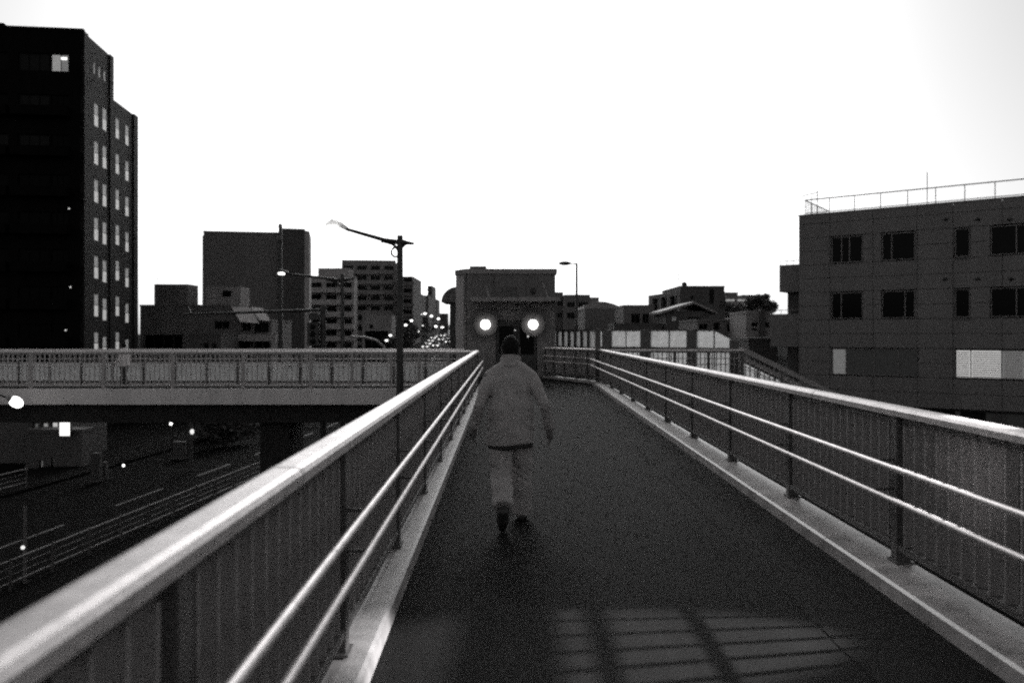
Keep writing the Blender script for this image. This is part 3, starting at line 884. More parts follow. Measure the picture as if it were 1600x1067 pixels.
# row of buildings receding along the road
def fronted(name, label, pl, pr, yt, Y, m, rows, depth=22):
    t, x0, zb, W, H, f = block(name, label, pl, pr, yt, Y, m, depth)
    z = H - 1.2; k = 0
    while z > 2 and k < rows:
        obj('balcony', box(-.05, W + .35, -.25, 1.1 - .3, z - 1.2, z - .25, f), m, t)
        obj('window', box(.3, W - .3, .004, .03, z - .2, z + .95, f), M_glassd, t)
        z -= 3.1; k += 1
    return t, W, H
fronted('apartment_block', 'slim far apartment block with pale vertical strips next to the black lamp post', 629, 645, 433, 232, M_far, 8)
fronted('apartment_block', 'stepped far apartment block second along the receding road', 641, 655, 459, 290, M_far, 6)
fronted('apartment_block', 'far apartment block third along the receding road', 652, 669, 462, 350, M_far, 6)
fronted('apartment_block', 'tallest far slab of the receding road row', 668, 675, 447, 425, M_far, 8)
fronted('apartment_block', 'dark far block at the end of the receding road row', 674, 682, 468, 485, M_far3, 7)
block('far_building', 'tiny flat topped building at the end of the road', 684, 699, 490, 620, M_far3, 12)
sp = obj('spire', tube([(0, 0, 0), (0, 0, 8), (0, 0, 16)], [1.1, .8, .1], 8), M_far3, None, (pX(704, 560), 560, zg(430) + 0))
tag(sp, 'tiny pointed spire at the end of the road beside the tower', 'spire')

# right-hand background
block('apartment_block', 'far stepped building directly right of the lift tower', 860, 880, 458, 150, M_far, 12, wins=[(871, 879, 470, 478, (.5,)), (871, 879, 488, 496, (.5,))])
block('apartment_block', 'far wide stepped building behind the small street lamp', 882, 922, 462, 145, M_far, 12, wins=[(886, 898, 472, 480, (.5,)), (903, 918, 472, 480, (.5,)), (886, 898, 488, 498, (.5,)), (903, 918, 488, 498, (.5,))])
block('low_building', 'far low pale block with a rounded tank behind the grey hall', 921, 936, 466, 150, M_far2, 8)
t, x0, zb, W, H, f = block('hall', 'grey hall with a lighter barrel roof right of the small street lamp', 914, 975, 484, 110, M_far, 16)
bm = bmesh.new()
aprism(bm, [(-.1, H + .2)] + [(W * k / 8, H + .2 + .95 * math.sin(math.pi * min(1, .15 + k / 8 * .85))) for k in range(9)] + [(W + .1, H + .2)], .1, 15, lambda u, n, z: (u, z, n))
obj('barrel_roof', bm, M_far2, t)
block('house', 'small house with a railed balcony between hall and dark building', 974, 1022, 479, 95, M_far, 8, wins=[(986, 1000, 490, 505, (.5,)), (1004, 1014, 490, 505, (.5,))])
block('shed', 'low dark flat roof in front of the railed balcony house', 960, 1035, 508, 85, M_far3, 5)
# dark building with an oblique left side
t, x0, zb, W, H, f = block('dark_building', 'dark flat roofed building with a windowed oblique left side and radio mast', 1063, 1132, 449, 100, M_far3, 12,
                           wins=[(1078, 1085, 462, 468, ()), (1108, 1116, 452, 476, ())])
Q = Vector((pX(1013, 112), 112)); P_ = Vector((x0, 100)); dd = P_ - Q
side = thing('dark_building', 'long oblique wing with three dark openings left of the radio mast', 'building', (Q.x, Q.y, zb), math.atan2(dd.y, dd.x))
hs = []
LL = dd.length
for a, b in ((.14, .34), (.42, .6), (.68, .9)): hs.append((LL * a, LL * b, H - 3.0, H - 1.0))
bm = bmesh.new(); abox(bm, 0, LL - .1, .4, 6, 0, H - .5)
for (a, b, z0, z1) in split_rects(0, LL - .1, 0, H - .45, hs): abox(bm, a, b, -.4, 0, z0, z1, f)
obj('wall', bm, M_far, side)
for h in hs: window(side, f, h[0], h[1], h[2], h[3], nb=-.36, mull=(.5,), pane=M_glassd, fw=.08)
# radio mast
mz = pZ(449, 102)
ms = thing('radio_mast', 'thin lattice radio mast on the dark flat roof', 'mast', (pX(1063, 102), 102, mz))
for dx in (-.25, .25): obj('leg', tube([(dx, 0, 0), (dx * .15 - .25, 0, 5.3)], [.035, .02], 5), M_framel, ms)
for k in range(8):
    z = .4 + k * .6
    obj('rung', tube([(-.25 + .02 * k - .04 * k * .3, 0, z), (.22 - .06 * k, 0, z + .1)], .015, 4), M_framel, ms)
obj('dish', tube([(.5, 0, .3), (.5, -.12, .35), (.5, -.2, .37)], [.05, .3, .34], 10), M_dark, ms)
obj('dish_pole', tube([(.5, 0, 0), (.5, 0, .8)], .03, 5), M_dark, ms)
# house with pitched roof in front
HY = 84
hx0, hx1 = pX(1038, HY), pX(1112, HY)
hz = zg(HY) - .2
hh = thing('house', 'dark pitched roof house in front of the dark building', 'house', (hx0, HY, hz), 0)
hw_ = hx1 - hx0; ez = pZ(486, HY) - hz; rzt = pZ(472, HY) - hz
obj('wall', box(.2, hw_ - .2, .3, 7, 0, ez - .02), M_far3, hh)
bm = bmesh.new()
aprism(bm, [(-.3, ez - .25), (-.3, ez), (hw_ * .62, rzt + .06), (hw_ + .5, ez - .1), (hw_ + .5, ez - .3), (hw_ * .62, rzt - .2)], -.3, 7.5, lambda u, n, z: (u, z, n))
obj('roof', bm, mat('roof_edge', .28, .6, var=.2), hh)
window(hh, lambda u, n, z: (u, .3 - n, z), pX(1050, HY) - hx0, pX(1058, HY) - hx0, pZ(502, HY) - hz, pZ(494, HY) - hz, nb=.004, pane=glow('dim_house_window', .5, .06))
window(hh, lambda u, n, z: (u, .3 - n, z), pX(1075, HY) - hx0, pX(1095, HY) - hx0, pZ(506, HY) - hz, pZ(495, HY) - hz, nb=.004, pane=M_glassd)
# pale buildings behind
block('low_building', 'distant pale two storey school behind the dark building', 1128, 1172, 466, 175, M_far2, 10, wins=[(1134, 1149, 467, 471, (.5,), glow('far_band', .7, .35)), (1152, 1168, 467, 471, (.5,), glow('far_band', .7, .35))])
block('low_building', 'distant stepped pale block above the hedge', 1160, 1200, 462, 190, M_far, 10)
block('low_building', 'distant small penthouse block on the skyline', 1134, 1153, 458, 182, M_far, 6)
t, x0, zb, W, H, f = block('house', 'grey flat house with dark square windows below the hedge', 1090, 1166, 502, 72, M_far, 8,
                           wins=[(1092, 1106, 506, 515, (.5,)), (1115, 1125, 504, 516, ()), (1136, 1152, 504, 518, ())])
obj('roof_flap', box(pX(1142, 71) - x0, pX(1152, 71) - x0, -.3, .9, H + .2, H + .3), M_white, t)
t, x0, zb, W, H, f = block('stair_house', 'pale stair block with a vertical slot next to the right building', 1166, 1204, 490, 66, M_far2, 5, wins=[(1174, 1184, 504, 510, ()), (1174, 1184, 513, 516, ()), (1196, 1202, 504, 512, ())])
obj('fin', box(pX(1186, 66) - x0, pX(1193, 66) - x0, -.5, -.01, 0, H + .4), M_far3, t)
block('garage', 'dark low garage with pale lintel beside the staircase foot', 1170, 1215, 532, 58, M_far3, 6)

# ------------------------------------------------------------------ street lamps
def arm_lamp(label, px_pole, Y, y_top, head_px, right_px, lit, m, r=0.075, group=None):
    X = pX(px_pole, Y); zt0 = pZ(y_top, Y); base = -6.5
    t = thing('street_lamp', label, 'street lamp', (X, Y, base), 0, group)
    H = zt0 - base
    obj('pole', tube([(0, 0, 0), (0, 0, .5), (0, 0, H)], [r * 1.7, r * 1.35, r * .8], 12), m, t, smooth=True)
    hx0, hy0 = head_px[0]; hx1, hy1 = head_px[1]
    e = lambda a, b: (pX(a, Y) - X, 0, pZ(b, Y) - base)
    ay = y_top + 8
    obj('arm', tube([e(px_pole, ay + 3), e(px_pole - 25, ay - 2 + 1), e(hx1, hy1)], [r * .75, r * .6, r * .45], 8), m, t, smooth=True)
    if right_px:
        obj('arm', tube([e(px_pole, ay + 2), e(right_px[0], right_px[1])], [r * .9, r * .35], 8), m, t, smooth=True)
        s_ = (px_pole - hx0) / 115.0
        bm = bmesh.new()       # curved brackets under the arms
        atube(bm, [e(px_pole, ay + 22 * s_), e(px_pole - 4 * s_, ay + 12 * s_), e(px_pole - 12 * s_, ay + 5 * s_), e(px_pole - 25 * s_, ay + 2 * s_), e(px_pole - 30 * s_, ay + 3 * s_)], [r * .5, r * .5, r * .45, r * .35, r * .15], 6)
        atube(bm, [e(px_pole, ay + 20 * s_), e(px_pole + 3 * s_, ay + 10 * s_), e(px_pole + 10 * s_, ay + 4 * s_)], [r * .5, r * .45, r * .35], 6)
        # scroll ring
        c = Vector(e(px_pole - 7 * s_, ay + 18 * s_)); rr = 6.5 * s_ / F * Y
        atube(bm, [c + Vector((math.cos(q) * rr, 0, math.sin(q) * rr * 1.1)) for q in np.linspace(-.3, 2 * math.pi - .7, 18)], r * .3, 6)
        obj('scroll_bracket', bm, m, t, smooth=True)
    # lamp head: flattened drooping shell with lens below
    L = (hx1 - hx0) / F * Y
    hd = bmesh.new()
    pts = [e(hx1 + 2, hy1), e(hx1 - (hx1 - hx0) * .3, hy1 - (hy1 - hy0) * .75), e(hx1 - (hx1 - hx0) * .7, hy0 - 1), e(hx0, hy0 + 3)]
    atube(hd, pts, [r * .5, L * .14, L * .2, L * .07], 12)
    h = obj('lamp_head', hd, m if lit else frosted('lamp_cover', .9), t, smooth=True)
    lb_ = bmesh.new(); c = (Vector(pts[1]) + Vector(pts[2])) / 2
    aball(lb_, (c.x - L * .12, c.y, c.z - L * .1), L * .36, 1, .5, .4)
    obj('lens', lb_, glow('lamp_lens', 1, 4) if lit else glow('lamp_lens_dusk', 1, 1.1), h, smooth=True)
    return t
arm_lamp('tall black street lamp with scroll bracket rising beside the left railing', 625, 22.0, 368, ((509, 349), (541, 358)), (647, 381), False, M_dark, .1)
arm_lamp('second black street lamp with a lit lens behind the crossing footbridge', 535, 31.0, 428, ((433, 425), (452, 428)), (556, 434), True, M_dark, .085)

t = thing('street_lamp', 'small grey street lamp with leaf shaped head right of the lift tower', 'street lamp', (pX(901, 42), 42, -6.5))
H = pZ(411, 42) + 6.5
obj('pole', tube([(0, 0, 0), (0, 0, H)], [.1, .06], 10), M_frame, t, smooth=True)
obj('arm', tube([(0, 0, H - .05), (-.35, 0, H - .02)], .035, 8), M_frame, t)
bm = bmesh.new(); aball(bm, (-.62, 0, H - .02), .34, 1, .5, .34); obj('lamp_head', bm, M_frame, t, smooth=True)

# lamp at the left edge, seen against the dark street
Yl = 22.5
X0 = pX(-40, Yl)
t = thing('street_lamp', 'brightly lit drooping street lamp head at the left edge below the crossing footbridge', 'street lamp', (X0, Yl, -6.5))
zl = pZ(628, Yl) + 6.5
obj('pole', tube([(0, 0, 0), (0, 0, zl + .1)], [.09, .06], 10), M_dark, t)
obj('arm', tube([(0, 0, zl), (.6, 0, zl + .25), (pX(14, Yl) - X0, 0, zl + .1)], .03, 8), M_dark, t)
bm = bmesh.new(); aball(bm, (pX(25, Yl) - X0, 0, zl), .2, 1, .8, .72, rot=Matrix.Rotation(R(35), 3, 'Y')); hd = obj('lens', bm, glow('lamp_lens', 1, 4), t, smooth=True)
bm = bmesh.new(); aball(bm, (pX(19, Yl) - X0, 0, zl + .08), .17, 1, .9, .6, rot=Matrix.Rotation(R(35), 3, 'Y')); obj('lamp_head', bm, M_framel, t, smooth=True)

# street lamp to the right, out of frame; it throws the railing's shadow on the walkway
LX, LY, LZ = 6.3, 5.05, 2.65
t = thing('street_lamp', 'street lamp beside the right railing that throws light on the deck', 'street lamp', (LX + 1.6, LY, -6.5))
obj('pole', tube([(0, 0, 0), (0, 0, LZ + 6.9)], [.11, .06], 10), M_dark, t)
obj('arm', tube([(0, 0, LZ + 6.9), (-1.3, 0, LZ + 6.75)], .035, 8), M_dark, t)
bm = bmesh.new(); aball(bm, (-1.55, 0, LZ + 6.72), .34, 1, .5, .3); obj('lamp_head', bm, M_dark, t, smooth=True)
ll = bpy.data.lights.new('street_lamp_light', 'SPOT'); ll.energy = 6500; ll.spot_size = R(13); ll.spot_blend = .6; ll.shadow_soft_size = .05
lo = bpy.data.objects.new('street_lamp_light', ll); COL.objects.link(lo)
lo.location = (LX, LY, LZ)
lo.rotation_euler = (Vector((LX, LY, LZ)) - Vector((.55, 4.25, 0))).to_track_quat('Z', 'Y').to_euler()

# far lit street lamps along the road
fl = [(634, 508, 194), (643, 501, 212), (660, 509, 270), (681, 510, 114), (691, 511.5, 126), (706, 510, 154), (654, 519, 246), (664, 490, 288), (657, 491, 258), (674, 494, 352), (685, 498, 474), (610, 524, 158), (604, 532, 152)]
where = ['beside the black lamp post', 'above the dark roadside trees', 'over the near traffic', 'over the middle of the far road', 'right of the road middle', 'close to the lift tower',
         'low over the parked cars', 'high on the left of the far road', 'highest on the left', 'below the tall far slab', 'farthest along the road', 'left of the black lamp post', 'lowest, left of the lamp post']
M_far_lamp = glow('far_lamp', 1, 3.5)
for (x, y, Y), w in zip(fl, where):
    z = pZ(y, Y); b = zg(Y)
    t = thing('street_lamp', 'small distant lit street lamp ' + w, 'street lamp', (pX(x, Y), Y, b), 0, 'lit street lamps along the far road')
    obj('pole', tube([(.9, 0, 0), (.9, 0, z - b + .2), (.25, 0, z - b + .3)], .08, 6), M_dark, t)
    bm = bmesh.new(); aball(bm, (0, 0, z - b), .0019 * Y, 1, .8, .6, u=10, v=6); obj('lens', bm, M_far_lamp, t)

# ------------------------------------------------------------------ traffic signal, tall pole
Y = 33.0
t = thing('traffic_signal', 'black traffic signal on a long mast arm behind the crossing footbridge', 'traffic signal', (pX(505, Y), Y, -6.5))
e = lambda a, b: (pX(a, Y) - pX(505, Y), 0, pZ(b, Y) + 6.5)
obj('pole', tube([(0, 0, 0), e(505, 477)], [.14, .12], 10), M_dark, t)
obj('mast_arm', tube([e(507, 484), e(420, 487), e(287, 491)], [.07, .06, .045], 8), M_dark, t)
obj('arm_bracket', tube([e(293, 479), e(298, 490)], .05, 6), M_dark, t)
sb = obj('signal_box', box(e(482, 0)[0], e(500, 0)[0], -.25, .05, e(0, 540)[2], e(0, 504)[2], None, .02), M_dark, t)
for k in range(3):
    bm = bmesh.new(); aball(bm, (e(491, 0)[0], -.27, e(0, 511 + k * 11)[2]), .12, 1, .3, 1); obj('signal_lens', bm, M_glassd, sb, smooth=True)
obj('signal_box', box(e(484, 0)[0], e(500, 0)[0], -.2, .05, e(0, 500)[2], e(0, 489)[2], None, .02), M_dark, t)
obj('scroll_bracket', tube([e(508, 500), e(512, 496), e(513, 490), e(509, 486)], .025, 6), M_dark, t)
Y = 45.0
t = thing('utility_pole', 'tall thin dark pole with a rounded cap before the dark tower slab', 'pole', (pX(438, Y), Y, -6.5))
obj('shaft', tube([(0, 0, 0), (0, 0, pZ(357, Y) + 6.5)], [.17, .1], 10), M_dark, t)
bm = bmesh.new(); aball(bm, (0, 0, pZ(354, Y) + 6.5), .13, .9, .9, 1.3); obj('cap', bm, M_framel, t, smooth=True)
obj('box', box(-.16, .16, -.3, -.1, pZ(376, Y) + 6.5, pZ(368, Y) + 6.5), M_far, t)
# curved pale pipe arch seen above the crossing bridge rail
Y = 60.0
t = obj('arched_pipe', tube([px(548, 526, Y), px(570, 527, Y), px(588, 532, Y), px(600, 542, Y), px(606, 556, Y), px(606, 640, Y)], .09, 8), M_framel, None, smooth=True)
tag(t, 'pale curved pipe arch rising over the crossing footbridge rail', 'pipe')

# ------------------------------------------------------------------ street level under the crossing bridge
def fence(label, pts, h=0.95, nb=3):
    t = thing('guard_fence', label, 'fence', pts[0])
    o = Vector(pts[0])
    for a, b in zip(pts, pts[1:]):
        a, b = Vector(a) - o, Vector(b) - o
        obj('post', tube([a, a + Vector((0, 0, h + .06))], .045, 8), M_post, t)
        for k in range(nb + 1):
            z = .25 + (h - .25) * k / nb
            obj('bar', tube([a + Vector((0, 0, z)), b + Vector((0, 0, z))], .034 if k in (0, nb) else .014, 6), mat('street_fence', .17, .6, var=.2), t)
    b = Vector(pts[-1]) - o
    obj('post', tube([b, b + Vector((0, 0, h + .06))], .045, 8), M_post, t)
    return t
fence('low barred guard fence along the near edge of the road below', [(road_x(y) + 4.7, y, -6.37) for y in np.arange(23, 46, 2.0)])
fence('dim guard fence on the far kerb below the lit shop', [(road_x(y) - 6.7, y, -6.37) for y in np.arange(30, 44, 2.0)])

def shop_block():
    lit_a = glow('shop_lit', .8, .55); lit_b = glow('shop_dim', .6, .05)
    t, x0, zb, W, H, f = block('shop', 'dark street level shop with lit upper windows at the lower left', -60, 92, 640, 50.5, M_far3, 6,
          wins=[(50, 60, 660, 681, (), lit_b), (64, 75, 660, 679, (), glow('shop_mid', .8, .25)), (78, 90, 659, 681, (), lit_a)], base=-6.5)
    return t, x0, zb
shop_block()
t, x0, zb, W, H, f = block('shop', 'narrow dark shop with two thin lit door slits beside the lit sign', 40, 128, 676, 48.5, M_far3, 1.4,
      wins=[(60.5, 66.5, 719, 744, (), glow('slit_glow2', .7, .22)), (79, 84, 714, 738, (), glow('slit_glow', .8, .5))], base=-6.5)
t = thing('sign', 'blank white lit box sign on the street corner shop', 'sign', (pX(93, 48), 48, pZ(681, 48)))
w_, h_ = pX(110, 48) - pX(93.5, 48), 21.5 / F * 48
obj('sign_case', box(0, w_, 0, .25, 0, h_, None, .03), M_dark, t)
obj('sign_face', box(.015, w_ - .015, -.02, -.002, .015, h_ - .015, None, .008), glow('sign_glow', 1, 1.4), t)
obj('sign_bracket', box(.1, w_ - .1, .25, .5, .2, .3), M_dark, t)
M_cab = mat('cabinet_grey', .06, .7, var=.2)
def cabinet(label, a, b, yt, yb):
    Y = (CAMZ + 6.37) * F / (yb - CY)
    t = thing('utility_cabinet', label, 'cabinet', (pX(a, Y), Y, -6.37))
    w, h = pX(b, Y) - pX(a, Y), (yb - yt) / F * Y
    obj('case', box(0, w, 0, .35, .05, h, None, .01), M_cab, t)
    obj('plinth', box(-.02, w + .02, -.02, .37, 0, .05), M_post, t)
    obj('door', box(.03, w - .03, -.012, -.001, .09, h - .05), M_cab, t)
cabinet('taller grey utility cabinet on the far pavement', 142, 155, 708, 752)
cabinet('shorter grey utility cabinet next to the taller one', 157, 165, 722, 748)
cabinet('wide grey utility cabinet left of the pavement pole', 270, 289, 690, 716)
Y = 47.5
t = thing('utility_pole', 'grey pavement pole beside the wide cabinet under the crossing footbridge', 'pole', (pX(298, Y), Y, -6.4))
obj('shaft', tube([(0, 0, 0), (0, 0, 3.6)], [.12, .1], 10), M_cab, t)
bm = bmesh.new(); aball(bm, (.12, -.1, pZ(674, Y) + 6.4), .12, 1, 1, 1.3); obj('lamp', bm, glow('pole_glow', .9, 1.0), t)
for (x, y, Y, w) in ((267, 662, 58, 'high under the crossing footbridge'), (193, 727, 45, 'low on the dark far pavement')):
    b = thing('path_light', 'small round lit path light ' + w, 'lamp', (pX(x, Y), Y, -6.4))
    z = pZ(y, Y) + 6.4
    obj('stem', tube([(0, 0.1, 0), (0, .1, z)], .03, 6), M_dark, b)
    bm = bmesh.new(); aball(bm, (0, 0, z), .07 if Y < 50 else .1, u=10, v=8); obj('lens', bm, glow('far_lamp', 1, 3.5), b)
Y = 25.8
t = thing('marker_post', 'slim post with a round lit lens beside the zebra crossing', 'post', (pX(39, Y), Y, -6.5))
obj('shaft', tube([(0, 0, 0), (0, 0, .15), (0, 0, 2.6)], [.12, .06, .05], 10), M_far, t)
bm = bmesh.new(); aball(bm, (-.02, -.08, pZ(854, Y) + 6.5), .065, 1, .8, 1); obj('lens', bm, glow('pole_glow', .9, 1.0), t)
# guard rail further on
Y = 70
t = thing('guard_rail', 'thin steel guard rail crossing under the footbridge', 'guard rail', (pX(375, Y), Y, -6.4))
obj('beam', box(0, pX(510, Y) - pX(375, Y), -.04, .04, .5, .72), M_framel, t)
for k in range(6):
    obj('post', tube([(k * 1.45 + .1, .1, 0), (k * 1.45 + .1, .1, .75)], .06, 6), M_post, t)

# ------------------------------------------------------------------ cars
def car(label, loc, rz, paint, front=True, lights=True, group='cars on the far road'):
    t = thing('car', label, 'car', loc, rz, group)
    # local: length along y, front toward -y
    bm = bmesh.new()
    prof = [(-2.1, .35), (-2.1, .7), (-1.9, .82), (-1.05, .95), (1.75, .98), (2.1, .85), (2.1, .35)]
    aprism(bm, prof, -.84, .84, lambda u, n, z: (z, u, n))
    bmesh.ops.bevel(bm, geom=bm.edges[:], offset=.05, segments=2, affect='EDGES')
    obj('body', bm, paint, t)
    bm = bmesh.new()
    A = [(-.78, -1.0, .95), (.78, -1.0, .95), (.78, 1.7, .97), (-.78, 1.7, .97)]; B = [(-.64, -.35, 1.45), (.64, -.35, 1.45), (.64, 1.2, 1.46), (-.64, 1.2, 1.46)]
    va = [bm.verts.new(p) for p in A]; vb = [bm.verts.new(p) for p in B]
    for i in range(4): bm.faces.new((va[i], va[(i + 1) % 4], vb[(i + 1) % 4], vb[i]))
    bm.faces.new(vb); bm.faces.new(va[::-1])
    obj('cabin', bm, M_glassd, t)
    obj('roof', box(-.62, .62, -.33, 1.18, 1.462, 1.5), paint, t)
    for sx_ in (-.8, .8):
        for sy in (-1.3, 1.3):
            bm = bmesh.new(); atube(bm, [(sx_ - .1, sy, .32), (sx_ + .1, sy, .32)], .32, 14); w = obj('wheel', bm, M_dark, t)
    for sx_ in (-.62, .62):
        bm = bmesh.new(); aball(bm, (sx_, -2.08, .68), .19, 1.1, .4, .8, u=10, v=6); obj('headlight', bm, glow('headlight', 1, 2.2) if lights else M_framel, t)
        obj('tail_light', box(sx_ - .15, sx_ + .15, 2.1, 2.13, .65, .8), glow('tail', .5, .6) if lights else M_frame, t)
    return t
paints = [mat('car_white', .7, .25, var=.05), mat('car_silver', .45, .25, metal=.6, var=.05), mat('car_dark', .04, .25, var=.05)]
cl = [(-3.5, 216, 0, 'nearest white car on the left lane of the far road'), (-0.9, 222, 1, 'silver car beside the nearest white car'), (-3.6, 233, 0, 'white car second in the left lane queue'), (-3.4, 252, 1, 'silver car third in the left lane queue'),
      (-.6, 262, 0, 'white car in the middle lane of the far road'), (-3.5, 275, 0, 'white car farthest in the left lane queue'), (2.3, 270, 0, 'white car on the right lane near the lift tower'), (2.4, 290, 1, 'silver car farthest right on the far road'),
      (2.2, 244, 2, 'dark car on the right lane of the far road'), (-3.4, 290, 1, 'silver car at the very end of the left queue'), (-.7, 300, 0, 'small white car at the crest of the far road')]
for (off, Y, p, lbl) in cl:
    car(lbl, (road_x(Y) + off, Y, zg(Y) + .01), R(random.uniform(-4, 4)), paints[p])
car('pale parked car half hidden under the crossing footbridge', (pX(408, 72), 72, -6.49), R(95), paints[1], lights=False, group='parked cars')
car('white parked car left of the pale one under the crossing footbridge', (pX(372, 77), 77, -6.49), R(88), paints[0], lights=False, group='parked cars')

# ------------------------------------------------------------------ trees
def tree(label, X, Y, base, h, cr, ch_, n=900, name='tree', leaf=.22, group=None):
    t = thing(name, label, 'tree', (X, Y, base), 0, group)
    rnd = random.Random(int(abs(X * 31 + Y * 7)))
    bm = bmesh.new()
    cz = h - ch_ / 2
    atube(bm, [(0, 0, -.1), (.05, 0, cz * .5), (0, .05, cz)], [.2, .15, .08], 8)
    cl_ = []
    for k in range(9):
        a = rnd.uniform(0, 6.28); rr = cr * rnd.uniform(.3, .75); zz = cz + ch_ * rnd.uniform(-.35, .35)
        c = Vector((math.cos(a) * rr, math.sin(a) * rr, zz)); cl_.append((c, cr * rnd.uniform(.3, .5)))
        atube(bm, [(0, .03, cz * .7), c * .6 + Vector((0, 0, cz * .3)), c], [.07, .05, .02], 5)
    cl_.append((Vector((0, 0, cz)), cr * .55))
    obj('trunk', bm, M_bark, t)
    vs, fs = [], []
    for i in range(n):
        c, r_ = cl_[rnd.randrange(len(cl_))]
        d = Vector((rnd.gauss(0, 1), rnd.gauss(0, 1), rnd.gauss(0, 1))).normalized() * r_ * rnd.random() ** .4
        p = c + Vector((d.x, d.y, d.z * .8))
        u = Vector((rnd.gauss(0, 1), rnd.gauss(0, 1), rnd.gauss(0, 1))).normalized(); v = u.orthogonal().normalized()
        s_ = leaf * rnd.uniform(.6, 1.3); b = len(vs)
        vs += [p - u * s_, p + v * s_ * .55, p + u * s_, p - v * s_ * .55]; fs.append((b, b + 1, b + 2, b + 3))
    me = bpy.data.meshes.new('crown'); me.from_pydata([tuple(v) for v in vs], [], fs)
    link('crown', me, M_leaf, t)
    return t
for (off, Y, h_, r_, lbl) in ((-8.6, 205, 7.0, 3.4, 'dark roadside tree behind the black lamp post'), (-8.8, 228, 7.5, 3.6, 'dark roadside tree second along the far road'), (-8.8, 262, 7.5, 3.6, 'dark roadside tree third along the far road'),
                      (-8.8, 305, 8.0, 4.2, 'dark roadside tree at the far end of the road'), (-9.5, 372, 8.5, 5.0, 'dark tree clump left of the spire'), (-9.0, 176, 5.5, 2.8, 'dark bush crown in front of the taller apartment block'), (8, 400, 9, 6, 'dark tree at the right end of the far road'), (2, 470, 9, 7, 'dark tree closing the far road')):
    tree(lbl, road_x(Y) + off, Y, zg(Y), h_, r_, r_ * 1.7, 1300, group='roadside trees', leaf=.35)
for (x, y, Y, r_, lbl) in ((1184, 472, 120, 1.9, 'round dark tree crown on the right skyline'), (1206, 477, 122, 1.3, 'smaller dark tree crown next to the right building'), (1150, 488, 105, 1.7, 'dark hedge tree above the flat house'), (1118, 488, 102, 2.2, 'dark shrub crown right of the pitched roof')):
    X = pX(x, Y); b = zg(Y); tree(lbl, X, Y, b, pZ(y, Y) - b + r_ * .7, r_, r_ * 1.5, 1500, group='trees on the right skyline')
tree('dark street tree with shop lights behind it under the crossing footbridge', pX(352, 58), 58, -6.4, 2.9, 2.2, 2.4, 1500)
YY = 62
sg = thing('shop_window', 'small sparkling shop display glimpsed through the street tree', 'shop window', (pX(310, YY), YY, -6.5))
obj('backing', box(0, 2.8, 0, .3, 0, 2.6), M_far3, sg)
for i, (x, y) in enumerate(((322, 664), (328, 662), (335, 665), (318, 673), (331, 673), (341, 672), (352, 671), (347, 679))):
    bm = bmesh.new(); aball(bm, (pX(x, YY) - pX(310, YY), -.06, pZ(y, YY) + 6.5), .1, u=8, v=6); obj('bulb', bm, glow('bulb_glow', .9, 1.0 if i < 4 else .2) if i < 4 else glow('bulb_glow2', .9, .15), sg)

